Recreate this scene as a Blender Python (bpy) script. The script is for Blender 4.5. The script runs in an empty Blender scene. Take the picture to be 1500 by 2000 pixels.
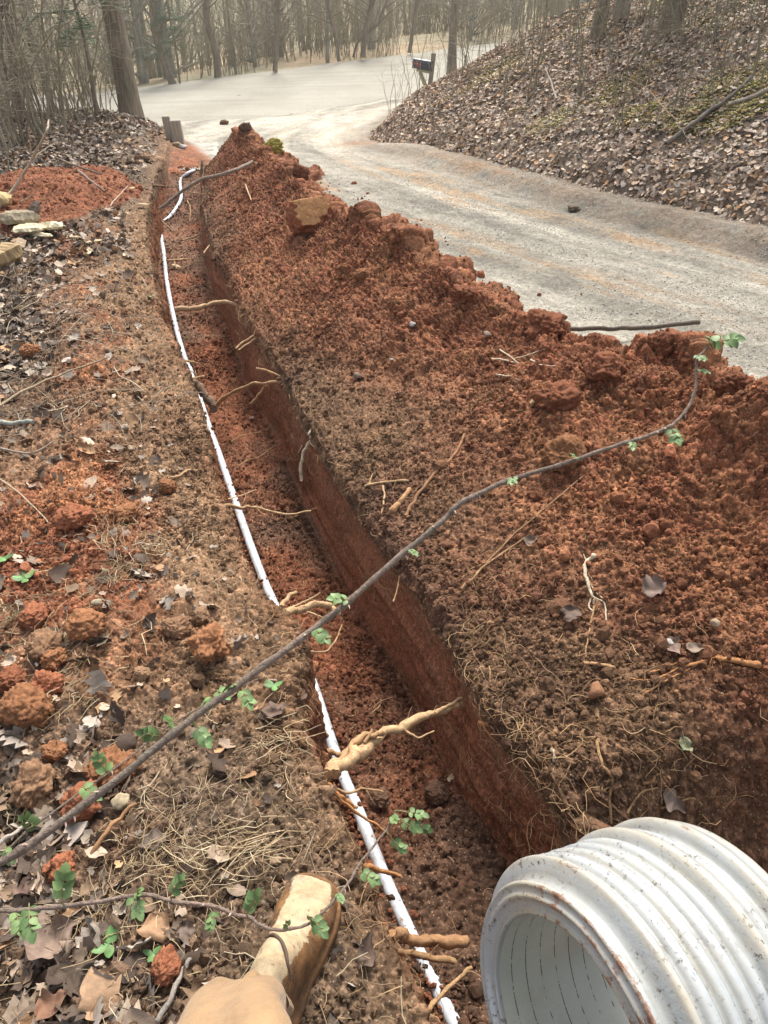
import bpy, math, numpy as np
from mathutils import Vector, noise as mnoise
rng = np.random.default_rng(11)
SC = bpy.context.scene
COL = SC.collection
R = math.radians
f32 = np.float32

# ------------------------------------------------------------------ noise
def _h(ix, iy, iz, seed):
    a = (ix.astype(np.int64) * 73856093) ^ (iy.astype(np.int64) * 19349663) ^ (iz.astype(np.int64) * 83492791) ^ (seed * 2654435)
    a = a.astype(np.uint32)
    a ^= a >> 16; a *= np.uint32(0x7feb352d); a ^= a >> 15; a *= np.uint32(0x846ca68b); a ^= a >> 16
    return a
def hf(ix, iy, iz, seed):
    return (_h(ix, iy, iz, seed) >> 8).astype(f32) * f32(1 / 16777216)
def vnoise(P, seed=0):
    P = P.astype(f32); I = np.floor(P); F = P - I; F = F * F * (3 - 2 * F); I = I.astype(np.int64)
    x, y, z = I[:, 0], I[:, 1], I[:, 2]; fx, fy, fz = F[:, 0], F[:, 1], F[:, 2]
    def row(dy, dz):
        a = hf(x, y + dy, z + dz, seed); b = hf(x + 1, y + dy, z + dz, seed); return a + (b - a) * fx
    a = row(0, 0); a += (row(1, 0) - a) * fy
    b = row(0, 1); b += (row(1, 1) - b) * fy
    return (a + (b - a) * fz) * 2 - 1
def fbm(P, sc, octv=4, seed=0, gain=.5):
    o = 0; a = 1.; t = 0
    for k in range(octv):
        o = o + a * vnoise(P * (sc * 2.03 ** k) + 17.3 * k, seed + k); t += a; a *= gain
    return o / t
def crumbs(P, cell, seed=0):
    """rounded lumps, one per cell: returns (height 0..1, id 0..1)"""
    Q = P.astype(f32) / cell; B = np.floor(Q - .5).astype(np.int64)
    best = np.zeros(len(P), f32); bid = np.zeros(len(P), f32)
    for dx in (0, 1):
        for dy in (0, 1):
            for dz in (0, 1):
                ix, iy, iz = B[:, 0] + dx, B[:, 1] + dy, B[:, 2] + dz
                jx = hf(ix, iy, iz, seed) * .6 + .2; jy = hf(ix, iy, iz, seed + 1) * .6 + .2; jz = hf(ix, iy, iz, seed + 2) * .6 + .2
                rr = .3 + .42 * hf(ix, iy, iz, seed + 3)
                d2 = (Q[:, 0] - ix - jx) ** 2 + (Q[:, 1] - iy - jy) ** 2 + (Q[:, 2] - iz - jz) ** 2
                h = np.sqrt(np.maximum(0, 1 - d2 / (rr * rr))) * rr * 1.4
                m = h > best
                best = np.where(m, h, best); bid = np.where(m, hf(ix, iy, iz, seed + 4), bid)
    return best, bid
def sst(a, b, x):
    t = np.clip((x - a) / (b - a), 0, 1); return t * t * (3 - 2 * t)
def table(pts, sm=.35, lo=-8., hi=60.):
    xs = np.array([p[0] for p in pts], float); ys = np.array([p[1] for p in pts], float)
    g = np.arange(lo, hi, .05); v = np.interp(g, xs, ys)
    k = np.exp(-.5 * (np.arange(-40, 41) * .05 / sm) ** 2); k /= k.sum()
    v = np.convolve(np.pad(v, 40, mode='edge'), k, 'valid')
    return lambda y: np.interp(y, g, v)

# ------------------------------------------------------------------ camera
TH = R(35.5); CH = 1.45; FPX = 1400.
def ray(px, py):
    u = (px - 750) / FPX; v = (1000 - py) / FPX
    return np.array([u, math.cos(TH) + v * math.sin(TH), -math.sin(TH) + v * math.cos(TH)])
def at(px, py, z):
    d = ray(px, py); t = (z - CH) / d[2]; return np.array([d[0] * t, d[1] * t, z])
def aty(px, py, y):
    d = ray(px, py); t = y / d[1]; return np.array([d[0] * t, y, CH + d[2] * t])
cam = bpy.data.cameras.new('camera'); co = bpy.data.objects.new('camera', cam); COL.objects.link(co)
cam.lens = 36 * FPX / 2000; cam.sensor_width = 36; cam.clip_start = .02; cam.clip_end = 900
co.location = (0, 0, CH); co.rotation_euler = (R(90) - TH, 0, 0); SC.camera = co

# ------------------------------------------------------------------ terrain
Lx = table([(-8, 3.3), (-1, .75), (.2, .20), (.49, .075), (.66, -.005), (.76, -.05), (.94, -.135), (1.24, -.24), (1.30, -.218), (1.45, -.222), (1.56, -.35), (1.73, -.43), (2.37, -.675), (2.6, -.735), (2.8, -.80), (3.1, -.905), (3.25, -.985), (3.4, -1.035), (4.08, -1.31), (5.95, -1.90), (8.3, -2.36), (12, -3.1)], .055)
Rx = table([(-8, 3.8), (-1, 1.22), (.49, .55), (1.56, .115), (2.65, -.325), (4.08, -.85), (5.95, -1.44), (8.3, -1.96), (12, -2.7)], .35)
def Wd(y): return Rx(y) - Lx(y)
Dp = table([(-3, .42), (5, .42), (6.5, .36), (8.0, .28), (8.6, .12), (9.1, 0), (20, 0)], .15)
Cx = table([(-3, 2.6), (0, 1.9), (1, 1.52), (1.99, 1.19), (2.42, 1.02), (2.7, .80), (3.37, .287), (4.19, -.057), (4.76, -.35), (5.36, -.53), (6.79, -.97), (7.8, -1.34), (8.6, -1.62), (10, -2)], .16)
Hc = table([(-2, 0), (.45, .0), (1.1, .26), (1.7, .37), (2.45, .40), (3.0, .36), (4.1, .40), (5, .38), (6, .36), (7.2, .38), (8.1, .46), (8.5, .42), (8.85, .0), (9.2, -.25), (10, -.4), (20, -.6)], .1)
Zt = table([(-8, 0), (6, 0), (9, -.10), (12, -.28), (17, -.56), (21, -.62), (30, -.62)], .8)
XB = table([(-8, 50), (8.0, 50), (8.5, -1.9), (9.2, -2.1), (10.9, -2.72), (12.3, -3.25), (13.3, -3.9), (14.2, -5.5), (15.2, -9), (17, -24), (60, -60)], .12)
Zl = table([(-8, 0), (5, 0), (8, .03), (11, .02), (13, .0), (15, -.3), (17, -.7), (20, -.9)], .5)
EDGE = np.array([(7.5, -1.5), (4.8, 2.5), (2.73, 5.23), (1.79, 6.64), (.75, 9), (.05, 11), (-.2, 12.6), (-.05, 15), (.3, 18), (1.2, 21.2), (6, 25.0), (22, 35.0), (60, 58)])
def plane(x, y): return -2.26 + .027 * x + .0707 * y
def droad(x, y): return ((y - 23) - .625 * (x - 1.3)) / 1.179
def zdrive(x, y):
    return Zt(y) + (plane(x, y) - Zt(y)) * sst(-3.2, -.1, droad(x, y))
def dbank(x, y):
    x = np.asarray(x, float); y = np.asarray(y, float)
    best = np.full(x.shape, 1e9); sgn = np.zeros(x.shape)
    for a, b in zip(EDGE[:-1], EDGE[1:]):
        e = b - a; t = np.clip(((x - a[0]) * e[0] + (y - a[1]) * e[1]) / (e @ e), 0, 1)
        dx = x - a[0] - t * e[0]; dy = y - a[1] - t * e[1]; d = np.hypot(dx, dy)
        s = np.sign(-(e[0] * dy - e[1] * dx)); m = d < best
        best = np.where(m, d, best); sgn = np.where(m, s, sgn)
    return best * sgn
def zbank(x, y):
    d = dbank(x, y)
    h = np.where(d < 0, .5 * d, np.where(d < 3.2, .50 * d + .12 * sst(0, .5, d), 1.72 + .20 * (d - 3.2)))
    return zdrive(x, y) + np.minimum(h, 14)
def trench_cut(x, y):
    s = x - Lx(y); w = Wd(y)
    return Dp(y) * sst(-.012, .05, s) * (1 - sst(w - .02, w + .035, s))
def zleft(x, y):
    s = x - Lx(y)
    P = np.stack([x, y, x * 0], -1).reshape(-1, 3)
    lump = (.05 * fbm(P, 1.3, 3, 5)).reshape(np.shape(x))
    z = Zl(y) + lump + .04 * np.exp(-((s + .45) / .26) ** 2) + .03 * sst(-.5, -2, s)
    edge = sst(XB(y) + .35, XB(y) - .75, x)
    return zdrive(x, y) + (z - zdrive(x, y)) * edge
def zground(x, y):
    pit = .34 * sst(.30, .62, x + .12 * y) * (1 - sst(.0, .42, y - .52 - .40 * np.clip(x - .27, 0, 1)))
    return zleft(x, y) - trench_cut(x, y) - pit
def zheap(x, y):
    s = x - Lx(y) - Wd(y); c = Cx(y) - Lx(y) - Wd(y); h = Hc(y)
    up = h * np.clip(s / c, -1, 1) ** .9 if False else h * np.sign(s) * np.abs(np.clip(s / c, -1, 1)) ** .88
    dn = h - (s - c) * .72 - .35 * h * sst(0, .25, s - c) * 0
    P = np.stack([x, y, x * 0], -1).reshape(-1, 3)
    l = (.085 * fbm(P, 2.1, 3, 41)).reshape(np.shape(x)) * sst(.0, .5, s)
    z = np.where(s < c, up, dn) + l
    pit = .5 * sst(.30, .62, x + .12 * y) * (1 - sst(.0, .42, y - .52 - .40 * np.clip(x - .27, 0, 1)))
    return np.where(s < 0, -.3, z - .015 + (Zt(y))) - pit
def hmac(x, y):
    x = np.asarray(x, float); y = np.asarray(y, float)
    h = zground(x, y)
    right = x > Lx(y) + Wd(y)
    h = np.where(right, np.maximum(h, zheap(x, y)), h)
    h = np.maximum(h, zbank(x, y))
    h = np.where((x > Cx(y)) & (y < 9), np.maximum(zheap(x, y), np.maximum(zdrive(x, y), zbank(x, y))), h)
    return h
def hits(px, py):
    px = np.atleast_1d(np.asarray(px, float)); py = np.atleast_1d(np.asarray(py, float))
    D = np.array([ray(a, b) for a, b in zip(px, py)])
    ts = np.concatenate([np.arange(.8, 14, .01), np.arange(14, 80, .05)])
    out = []
    for d in D:
        X = d[0] * ts; Y = d[1] * ts; Z = CH + d[2] * ts
        u = Z < hmac(X, Y); i = int(np.argmax(u)) if u.any() else len(ts) - 1
        out.append((X[i], Y[i], Z[i]))
    return np.array(out)

# ------------------------------------------------------------------ mesh building
def tag(o, label=None, cat=None, group=None, kind=None):
    if label: o['label'] = label
    if cat: o['category'] = cat
    if group: o['group'] = group
    if kind: o['kind'] = kind
    return o
def empty(name, loc, label=None, cat=None, group=None):
    o = bpy.data.objects.new(name, None); COL.objects.link(o); o.location = loc; o.empty_display_size = .05
    return tag(o, label, cat, group)
def mesh(name, parts, smooth=True):
    me = bpy.data.meshes.new(name)
    V = []; loops = []; tot = []; C = []; off = 0; hascol = any(len(p) > 2 and p[2] is not None for p in parts)
    for p in parts:
        v, f = np.asarray(p[0], f32), np.asarray(p[1], np.int32)
        V.append(v); loops.append((f + off).ravel()); tot.append(np.full(len(f), f.shape[1], np.int32)); off += len(v)
        if hascol:
            c = p[2] if len(p) > 2 and p[2] is not None else (1, 1, 1)
            c = np.broadcast_to(np.asarray(c, f32), (len(v), 3)); C.append(c)
    V = np.concatenate(V); loops = np.concatenate(loops); tot = np.concatenate(tot)
    me.vertices.add(len(V)); me.vertices.foreach_set('co', V.ravel())
    me.loops.add(len(loops)); me.loops.foreach_set('vertex_index', loops)
    me.polygons.add(len(tot)); st = np.zeros(len(tot), np.int32); st[1:] = np.cumsum(tot)[:-1]
    me.polygons.foreach_set('loop_start', st); me.polygons.foreach_set('loop_total', tot)
    me.polygons.foreach_set('use_smooth', np.full(len(tot), smooth))
    if hascol:
        C = np.concatenate(C); a = me.color_attributes.new('Col', 'FLOAT_COLOR', 'POINT')
        a.data.foreach_set('color', np.concatenate([C, np.ones((len(C), 1), f32)], 1).astype(f32).ravel())
    me.update(calc_edges=True)
    return me
def obj(name, parts, mat, parent=None, smooth=True, origin=None):
    if origin is not None:
        parts = [(np.asarray(p[0]) - np.asarray(origin),) + tuple(p[1:]) for p in parts]
    me = mesh(name, parts, smooth); me.materials.append(mat)
    o = bpy.data.objects.new(name, me); COL.objects.link(o)
    if origin is not None and parent is None: o.location = origin
    if parent is not None: o.parent = parent
    return o
def gridfaces(nr, nc):
    i = np.arange(nr - 1)[:, None] * nc + np.arange(nc - 1)[None]
    return np.stack([i, i + 1, i + nc + 1, i + nc], -1).reshape(-1, 4)
def gridnormals(P):
    du = np.gradient(P, axis=1); dv = np.gradient(P, axis=0); n = np.cross(du, dv)
    n /= np.linalg.norm(n, axis=-1, keepdims=True) + 1e-9
    n[n[..., 2] < 0] *= -1
    return n
def spline(P, n=8):
    P = np.asarray(P, float)
    if len(P) < 3: return P[0] + (P[-1] - P[0]) * np.linspace(0, 1, n + 1)[:, None]
    Q = np.vstack([2 * P[0] - P[1], P, 2 * P[-1] - P[-2]]); o = []
    for i in range(1, len(Q) - 2):
        t = np.linspace(0, 1, n, endpoint=False)[:, None]; a, b, c, d = Q[i - 1:i + 3]
        o.append(.5 * (2 * b + (c - a) * t + (2 * a - 5 * b + 4 * c - d) * t ** 2 + (3 * b - a - 3 * c + d) * t ** 3))
    o.append(P[-1:]); return np.vstack(o)
def tube(P, r, k=6, cap=True, rough=0., col=None, rg=None):
    P = np.asarray(P, float); n = len(P); r = np.broadcast_to(np.asarray(r, float), (n,))
    T = np.gradient(P, axis=0); T /= np.linalg.norm(T, axis=1, keepdims=True) + 1e-12
    a = np.array([0, 0, 1.]) if abs(T[0, 2]) < .9 else np.array([1., 0, 0])
    U = np.zeros((n, 3)); u = a - T[0] * (a @ T[0]); u /= np.linalg.norm(u); U[0] = u
    for i in range(1, n):
        u = u - T[i] * (u @ T[i]); u /= np.linalg.norm(u) + 1e-12; U[i] = u
    W = np.cross(T, U); an = np.arange(k) / k * 2 * np.pi
    rr = r[:, None] * np.ones((1, k))
    if rough > 0: rr = rr * (1 + rough * (rg or rng).normal(0, 1, (n, k)).clip(-1.5, 1.5))
    V = P[:, None] + rr[..., None] * (np.cos(an)[None, :, None] * U[:, None] + np.sin(an)[None, :, None] * W[:, None])
    V = V.reshape(-1, 3)
    i = np.arange(n - 1)[:, None] * k; j = np.arange(k)[None]; j2 = (j + 1) % k
    F = np.stack([i + j, i + j2, i + k + j2, i + k + j], -1).reshape(-1, 4)
    out = [(V, F, col)]
    if cap:
        for e, base in ((0, 0), (n - 1, (n - 1) * k)):
            vv = np.vstack([V[base:base + k], P[e]]); q = np.arange(k)
            ff = np.stack([q, (q + 1) % k, np.full(k, k)], -1)
            if e == 0: ff = ff[:, ::-1]
            out.append((vv, ff, col))
    return out
def ico(sub=1):
    t = (1 + 5 ** .5) / 2
    V = [(-1, t, 0), (1, t, 0), (-1, -t, 0), (1, -t, 0), (0, -1, t), (0, 1, t), (0, -1, -t), (0, 1, -t), (t, 0, -1), (t, 0, 1), (-t, 0, -1), (-t, 0, 1)]
    F = [(0, 11, 5), (0, 5, 1), (0, 1, 7), (0, 7, 10), (0, 10, 11), (1, 5, 9), (5, 11, 4), (11, 10, 2), (10, 7, 6), (7, 1, 8), (3, 9, 4), (3, 4, 2), (3, 2, 6), (3, 6, 8), (3, 8, 9), (4, 9, 5), (2, 4, 11), (6, 2, 10), (8, 6, 7), (9, 8, 1)]
    V = [np.array(v, float) / np.linalg.norm(v) for v in V]
    for _ in range(sub):
        c = {}; G = []
        def mid(a, b):
            k = (min(a, b), max(a, b))
            if k not in c:
                m = V[a] + V[b]; V.append(m / np.linalg.norm(m)); c[k] = len(V) - 1
            return c[k]
        for a, b, d in F:
            x, y, z = mid(a, b), mid(b, d), mid(d, a); G += [(a, x, z), (b, y, x), (d, z, y), (x, y, z)]
        F = G
    return np.array(V), np.array(F)
def frames(N, yaw=None, tilt=0.):
    """rotation matrices whose local z follows N (plus random tilt) with random yaw"""
    n = len(N); N = N + rng.normal(0, 1, (n, 3)) * (np.asarray(tilt).reshape(-1, 1) if np.ndim(tilt) else tilt)
    N = N / np.linalg.norm(N, axis=1, keepdims=True)
    a = rng.uniform(0, 2 * np.pi, n) if yaw is None else yaw
    t = np.stack([np.cos(a), np.sin(a), np.zeros(n)], 1)
    X = t - N * (t * N).sum(1, keepdims=True); X /= np.linalg.norm(X, axis=1, keepdims=True) + 1e-9
    Y = np.cross(N, X)
    return np.stack([X, Y, N], -1)
def scatter(tv, tf, pos, M, sc, col):
    """copies of one template: tv (m,3), M (n,3,3), sc (n,) or (n,3), col (n,3) -> one part"""
    n = len(pos); m = len(tv); sc = np.asarray(sc, float)
    if sc.ndim == 1: sc = np.repeat(sc[:, None], 3, 1)
    L = tv[None] * sc[:, None]
    V = np.einsum('nij,nmj->nmi', M, L) + pos[:, None]
    F = tf[None] + (np.arange(n) * m)[:, None, None]
    C = np.repeat(np.asarray(col)[:, None], m, 1).reshape(-1, 3)
    return (V.reshape(-1, 3), F.reshape(-1, tf.shape[1]), C)

# ------------------------------------------------------------------ materials
def mat(name, fn):
    m = bpy.data.materials.new(name); m.use_nodes = True; nt = m.node_tree; nt.nodes.clear()
    out = nt.nodes.new('ShaderNodeOutputMaterial'); b = nt.nodes.new('ShaderNodeBsdfPrincipled')
    nt.links.new(b.outputs[0], out.inputs[0]); fn(nt, b); return m
def N(nt, t, **kw):
    n = nt.nodes.new('ShaderNode' + t)
    for k, v in kw.items():
        if k in n.inputs.keys(): n.inputs[k].default_value = v
        else: setattr(n, k, v)
    return n
def tc(nt): return N(nt, 'TexCoord').outputs['Object']
def noise(nt, sc, det=4, rough=.55, vec=None, dist=0):
    n = N(nt, 'TexNoise'); n.inputs['Scale'].default_value = sc; n.inputs['Detail'].default_value = det
    n.inputs['Roughness'].default_value = rough; n.inputs['Distortion'].default_value = dist
    nt.links.new(vec if vec is not None else tc(nt), n.inputs['Vector']); return n.outputs['Fac']
def voro(nt, sc, feat='F1', vec=None, out='Distance'):
    n = N(nt, 'TexVoronoi'); n.feature = feat; n.inputs['Scale'].default_value = sc
    nt.links.new(vec if vec is not None else tc(nt), n.inputs['Vector']); return n.outputs[out]
def ramp(nt, fac, stops):
    n = N(nt, 'ValToRGB'); e = n.color_ramp.elements
    while len(e) < len(stops): e.new(.5)
    for q, (p, c) in zip(e, stops):
        q.position = p; q.color = (*c, 1) if len(c) == 3 else c
    nt.links.new(fac, n.inputs[0]); return n.outputs[0]
def g(v): return (v, v, v)
def mul(nt, a, b, fac=1., mode='MULTIPLY'):
    n = N(nt, 'Mix'); n.data_type = 'RGBA'; n.blend_type = mode
    if isinstance(fac, float): n.inputs[0].default_value = fac
    else: nt.links.new(fac, n.inputs[0])
    for s, i in ((a, 6), (b, 7)):
        if isinstance(s, tuple): n.inputs[i].default_value = (*s, 1)
        else: nt.links.new(s, n.inputs[i])
    return n.outputs[2]
def math_(nt, op, a, b=None):
    n = N(nt, 'Math'); n.operation = op
    for s, i in ((a, 0), (b, 1)):
        if s is None: continue
        if isinstance(s, (int, float)): n.inputs[i].default_value = s
        else: nt.links.new(s, n.inputs[i])
    return n.outputs[0]
def bump(nt, b, h, dist, st=1., prev=None):
    n = N(nt, 'Bump'); n.inputs['Strength'].default_value = st; n.inputs['Distance'].default_value = dist
    nt.links.new(h, n.inputs['Height'])
    if prev is not None: nt.links.new(prev, n.inputs['Normal'])
    nt.links.new(n.outputs[0], b.inputs['Normal']); return n.outputs[0]
def attr(nt):
    n = N(nt, 'Attribute'); n.attribute_name = 'Col'; return n.outputs['Color']
def basic(b, rough=.9, spec=.25):
    b.inputs['Roughness'].default_value = rough; b.inputs['Specular IOR Level'].default_value = spec

def m_soil(nt, b):
    basic(b, .95, .15)
    c = mul(nt, attr(nt), ramp(nt, noise(nt, 60, 5, .7), [(.3, g(.60)), (.5, g(1)), (.72, g(1.5))]))
    c = mul(nt, c, ramp(nt, voro(nt, 170, 'F1', out='Color'), [(0, g(.6)), (1, g(1.42))]))
    # pale grit
    sp = ramp(nt, voro(nt, 95), [(.12, g(.8)), (.20, g(0))])
    c = mul(nt, c, (.42, .33, .22), sp, 'MIX')
    nt.links.new(c, b.inputs['Base Color'])
    p = bump(nt, b, voro(nt, 120), .005, -.9)
    bump(nt, b, noise(nt, 260, 4, .7), .003, .9, p)
SOIL = mat('soil', m_soil)
def m_soilc(nt, b):
    basic(b, .95, .15)
    c = mul(nt, attr(nt), ramp(nt, noise(nt, 90, 4, .7), [(.3, g(.65)), (.5, g(1)), (.72, g(1.4))]))
    nt.links.new(c, b.inputs['Base Color']); bump(nt, b, noise(nt, 240, 4, .7), .004, .9)
CLOD = mat('clod', m_soilc)
def m_col(rough, spec, sc, lo, hi, bd=0., bs=200, trans=0.):
    def fn(nt, b):
        basic(b, rough, spec)
        c = mul(nt, attr(nt), ramp(nt, noise(nt, sc, 4, .6), [(.3, g(lo)), (.7, g(hi))]))
        nt.links.new(c, b.inputs['Base Color'])
        if bd: bump(nt, b, noise(nt, bs, 4, .65), bd, .8)
    return fn
def m_root(nt, b):
    basic(b, .8, .2)
    c = mul(nt, attr(nt), ramp(nt, noise(nt, 70, 5, .7), [(.3, g(.62)), (.7, g(1.25))])); c = mul(nt, c, (.17, .085, .045), ramp(nt, noise(nt, 38, 7, .8), [(.54, g(0)), (.64, g(.85))]), 'MIX')
    nt.links.new(c, b.inputs['Base Color']); p = bump(nt, b, noise(nt, 160, 6, .75), .004, .9); bump(nt, b, noise(nt, 45, 4, .6), .004, .6, p)
LEAF = mat('dead_leaf', m_col(.75, .3, 45, .7, 1.3, .002, 90))
STRAW = mat('straw', m_col(.8, .2, 30, .75, 1.2))
ROOT = mat('root', m_root)
GREEN = mat('green_leaf', m_col(.55, .4, 60, .85, 1.15, .0008, 120))
STONE = mat('stone', m_col(.9, .2, 120, .75, 1.25, .001, 260))
def m_gravel(nt, b):
    basic(b, .95, .15)
    c = mul(nt, attr(nt), ramp(nt, voro(nt, 55, out='Color'), [(0, g(.72)), (.6, g(1.0)), (1, g(1.25))]))
    c = mul(nt, c, ramp(nt, noise(nt, 22, 8, .8), [(.3, g(.66)), (.55, g(1.02)), (.75, g(1.25))]))
    c = mul(nt, c, ramp(nt, voro(nt, 38, out='Distance'), [(.0, g(1.35)), (.22, g(1.0))]))
    c = mul(nt, c, ramp(nt, noise(nt, 3, 5, .7), [(.35, g(.88)), (.65, g(1.1))]))
    nt.links.new(c, b.inputs['Base Color'])
    p = bump(nt, b, voro(nt, 70), .007, -.8); bump(nt, b, noise(nt, 90, 6, .75), .010, .8, p)
GRAVEL = mat('gravel', m_gravel)
def m_road(nt, b):
    basic(b, 1., .03)
    c = ramp(nt, noise(nt, .6, 5, .65), [(.3, (.31, .29, .24)), (.7, (.39, .368, .31))])
    c = mul(nt, c, ramp(nt, noise(nt, 30, 4, .8), [(.3, g(.8)), (.7, g(1.15))]))
    mp = N(nt, 'Mapping'); mp.inputs['Rotation'].default_value = (0, 0, R(-32)); mp.inputs['Scale'].default_value = (.05, 1.6, 1); nt.links.new(tc(nt), mp.inputs[0])
    c = mul(nt, c, ramp(nt, noise(nt, 1.6, 4, .6, mp.outputs[0]), [(.35, g(.93)), (.6, g(1.04))]))
    nt.links.new(c, b.inputs['Base Color']); bump(nt, b, noise(nt, 40, 4, .8), .01, .6)
ROAD = mat('asphalt', m_road)
def m_floor(nt, b):
    basic(b, .95, .1)
    c = ramp(nt, noise(nt, 1.1, 8, .75), [(.25, (.24, .205, .16)), (.5, (.42, .355, .27)), (.75, (.56, .48, .37))])
    c = mul(nt, c, ramp(nt, noise(nt, .12, 3, .6), [(.35, (.85, .95, .85)), (.65, (1.2, 1.05, .9))]))
    nt.links.new(c, b.inputs['Base Color']); bump(nt, b, noise(nt, 5, 6, .8), .2, .8)
FLOOR = mat('forest_floor', m_floor)
def m_bark(c0, c1, sx=1.):
    def fn(nt, b):
        basic(b, .95, .1)
        mp = N(nt, 'Mapping'); mp.inputs['Scale'].default_value = (1, 1, .14); nt.links.new(tc(nt), mp.inputs[0])
        n1 = noise(nt, 26 * sx, 6, .7, mp.outputs[0], .4); c = ramp(nt, n1, [(.3, c0), (.7, c1)])
        c = mul(nt, c, ramp(nt, noise(nt, 2.5, 4, .6), [(.35, (.8, .86, .8)), (.65, (1.2, 1.15, 1.1))]))
        nt.links.new(c, b.inputs['Base Color']); bump(nt, b, n1, .03, .9)
    return fn
BARK = mat('bark', m_bark((.13, .105, .082), (.33, .28, .22)))
BARKF = mat('haze_pale_bark', m_bark((.20, .188, .16), (.42, .39, .33), .6))  # lightened bark: the fading by haze is put into its colour
TWIG = mat('twig_bark', m_bark((.22, .19, .14), (.42, .37, .28), 2))
CANE = mat('cane_bark', m_bark((.22, .16, .135), (.42, .33, .28), 3))
def m_wood(nt, b):
    basic(b, .85, .2)
    mp = N(nt, 'Mapping'); mp.inputs['Scale'].default_value = (1, 1, .08); nt.links.new(tc(nt), mp.inputs[0])
    n1 = noise(nt, 60, 5, .6, mp.outputs[0]); nt.links.new(mul(nt, attr(nt), ramp(nt, n1, [(.3, g(.7)), (.7, g(1.25))])), b.inputs['Base Color']); bump(nt, b, n1, .006, .8)
WOOD = mat('weathered_wood', m_wood)
def m_pvc(nt, b):
    basic(b, .35, .45)
    d = ramp(nt, noise(nt, 30, 6, .8), [(.50, (.56, .60, .65)), (.60, (.46, .47, .47)), (.64, (.28, .18, .12))])
    nt.links.new(d, b.inputs['Base Color'])
PVC = mat('white_pipe_plastic', m_pvc)
def m_culv_old(inner):
    def fn(nt, b):
        o = tc(nt); sep = N(nt, 'SeparateXYZ'); nt.links.new(o, sep.inputs[0]); ax = sep.outputs['X']
        basic(b, .34, .5)
        base = (.56, .58, .51) if inner else (.55, .575, .575)
        c = ramp(nt, noise(nt, 5, 3, .5), [(.3, tuple(v * .93 for v in base)), (.7, tuple(min(.8, v * 1.06) for v in base))])
        if not inner:
            # greyish scuffs, mud speckle and rust-coloured clay stuck on the ridges
            c = mul(nt, c, (.30, .31, .32), ramp(nt, math_(nt, 'MULTIPLY', noise(nt, 75, 5, .75), ramp(nt, noise(nt, 7, 3, .6), [(.48, g(0)), (.66, g(1))])), [(.44, g(0)), (.60, g(.75))]), 'MIX')
            c = mul(nt, c, (.50, .43, .30), ramp(nt, noise(nt, 9, 6, .7), [(.55, g(0)), (.72, g(.7))]), 'MIX')
            mud = math_(nt, 'ADD', attr(nt), noise(nt, 42, 6, .8))
            c = mul(nt, c, (.20, .085, .04), ramp(nt, mud, [(.86, g(0)), (.92, g(.85))]), 'MIX')
            b.inputs['Coat Weight'].default_value = .25; b.inputs['Coat Roughness'].default_value = .25
        else:
            m = math_(nt, 'PINGPONG', ax, .0165)
            ln = math_(nt, 'LESS_THAN', m, .0011)
            ln = math_(nt, 'MULTIPLY', ln, ramp(nt, noise(nt, 22, 3, .6), [(.42, g(0)), (.48, g(1))]))
            c = mul(nt, c, (.03, .03, .02), ln, 'MIX')
            c = mul(nt, c, (.05, .045, .03), ramp(nt, noise(nt, 16, 4, .8), [(.72, g(0)), (.76, g(1))]), 'MIX')
        nt.links.new(c, b.inputs['Base Color'])
        b.inputs['Subsurface Weight'].default_value = .25 if not inner else .0
        b.inputs['Subsurface Radius'].default_value = (.02, .02, .018)
        bump(nt, b, noise(nt, 14, 4, .6), .006, .35)
    return fn
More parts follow.
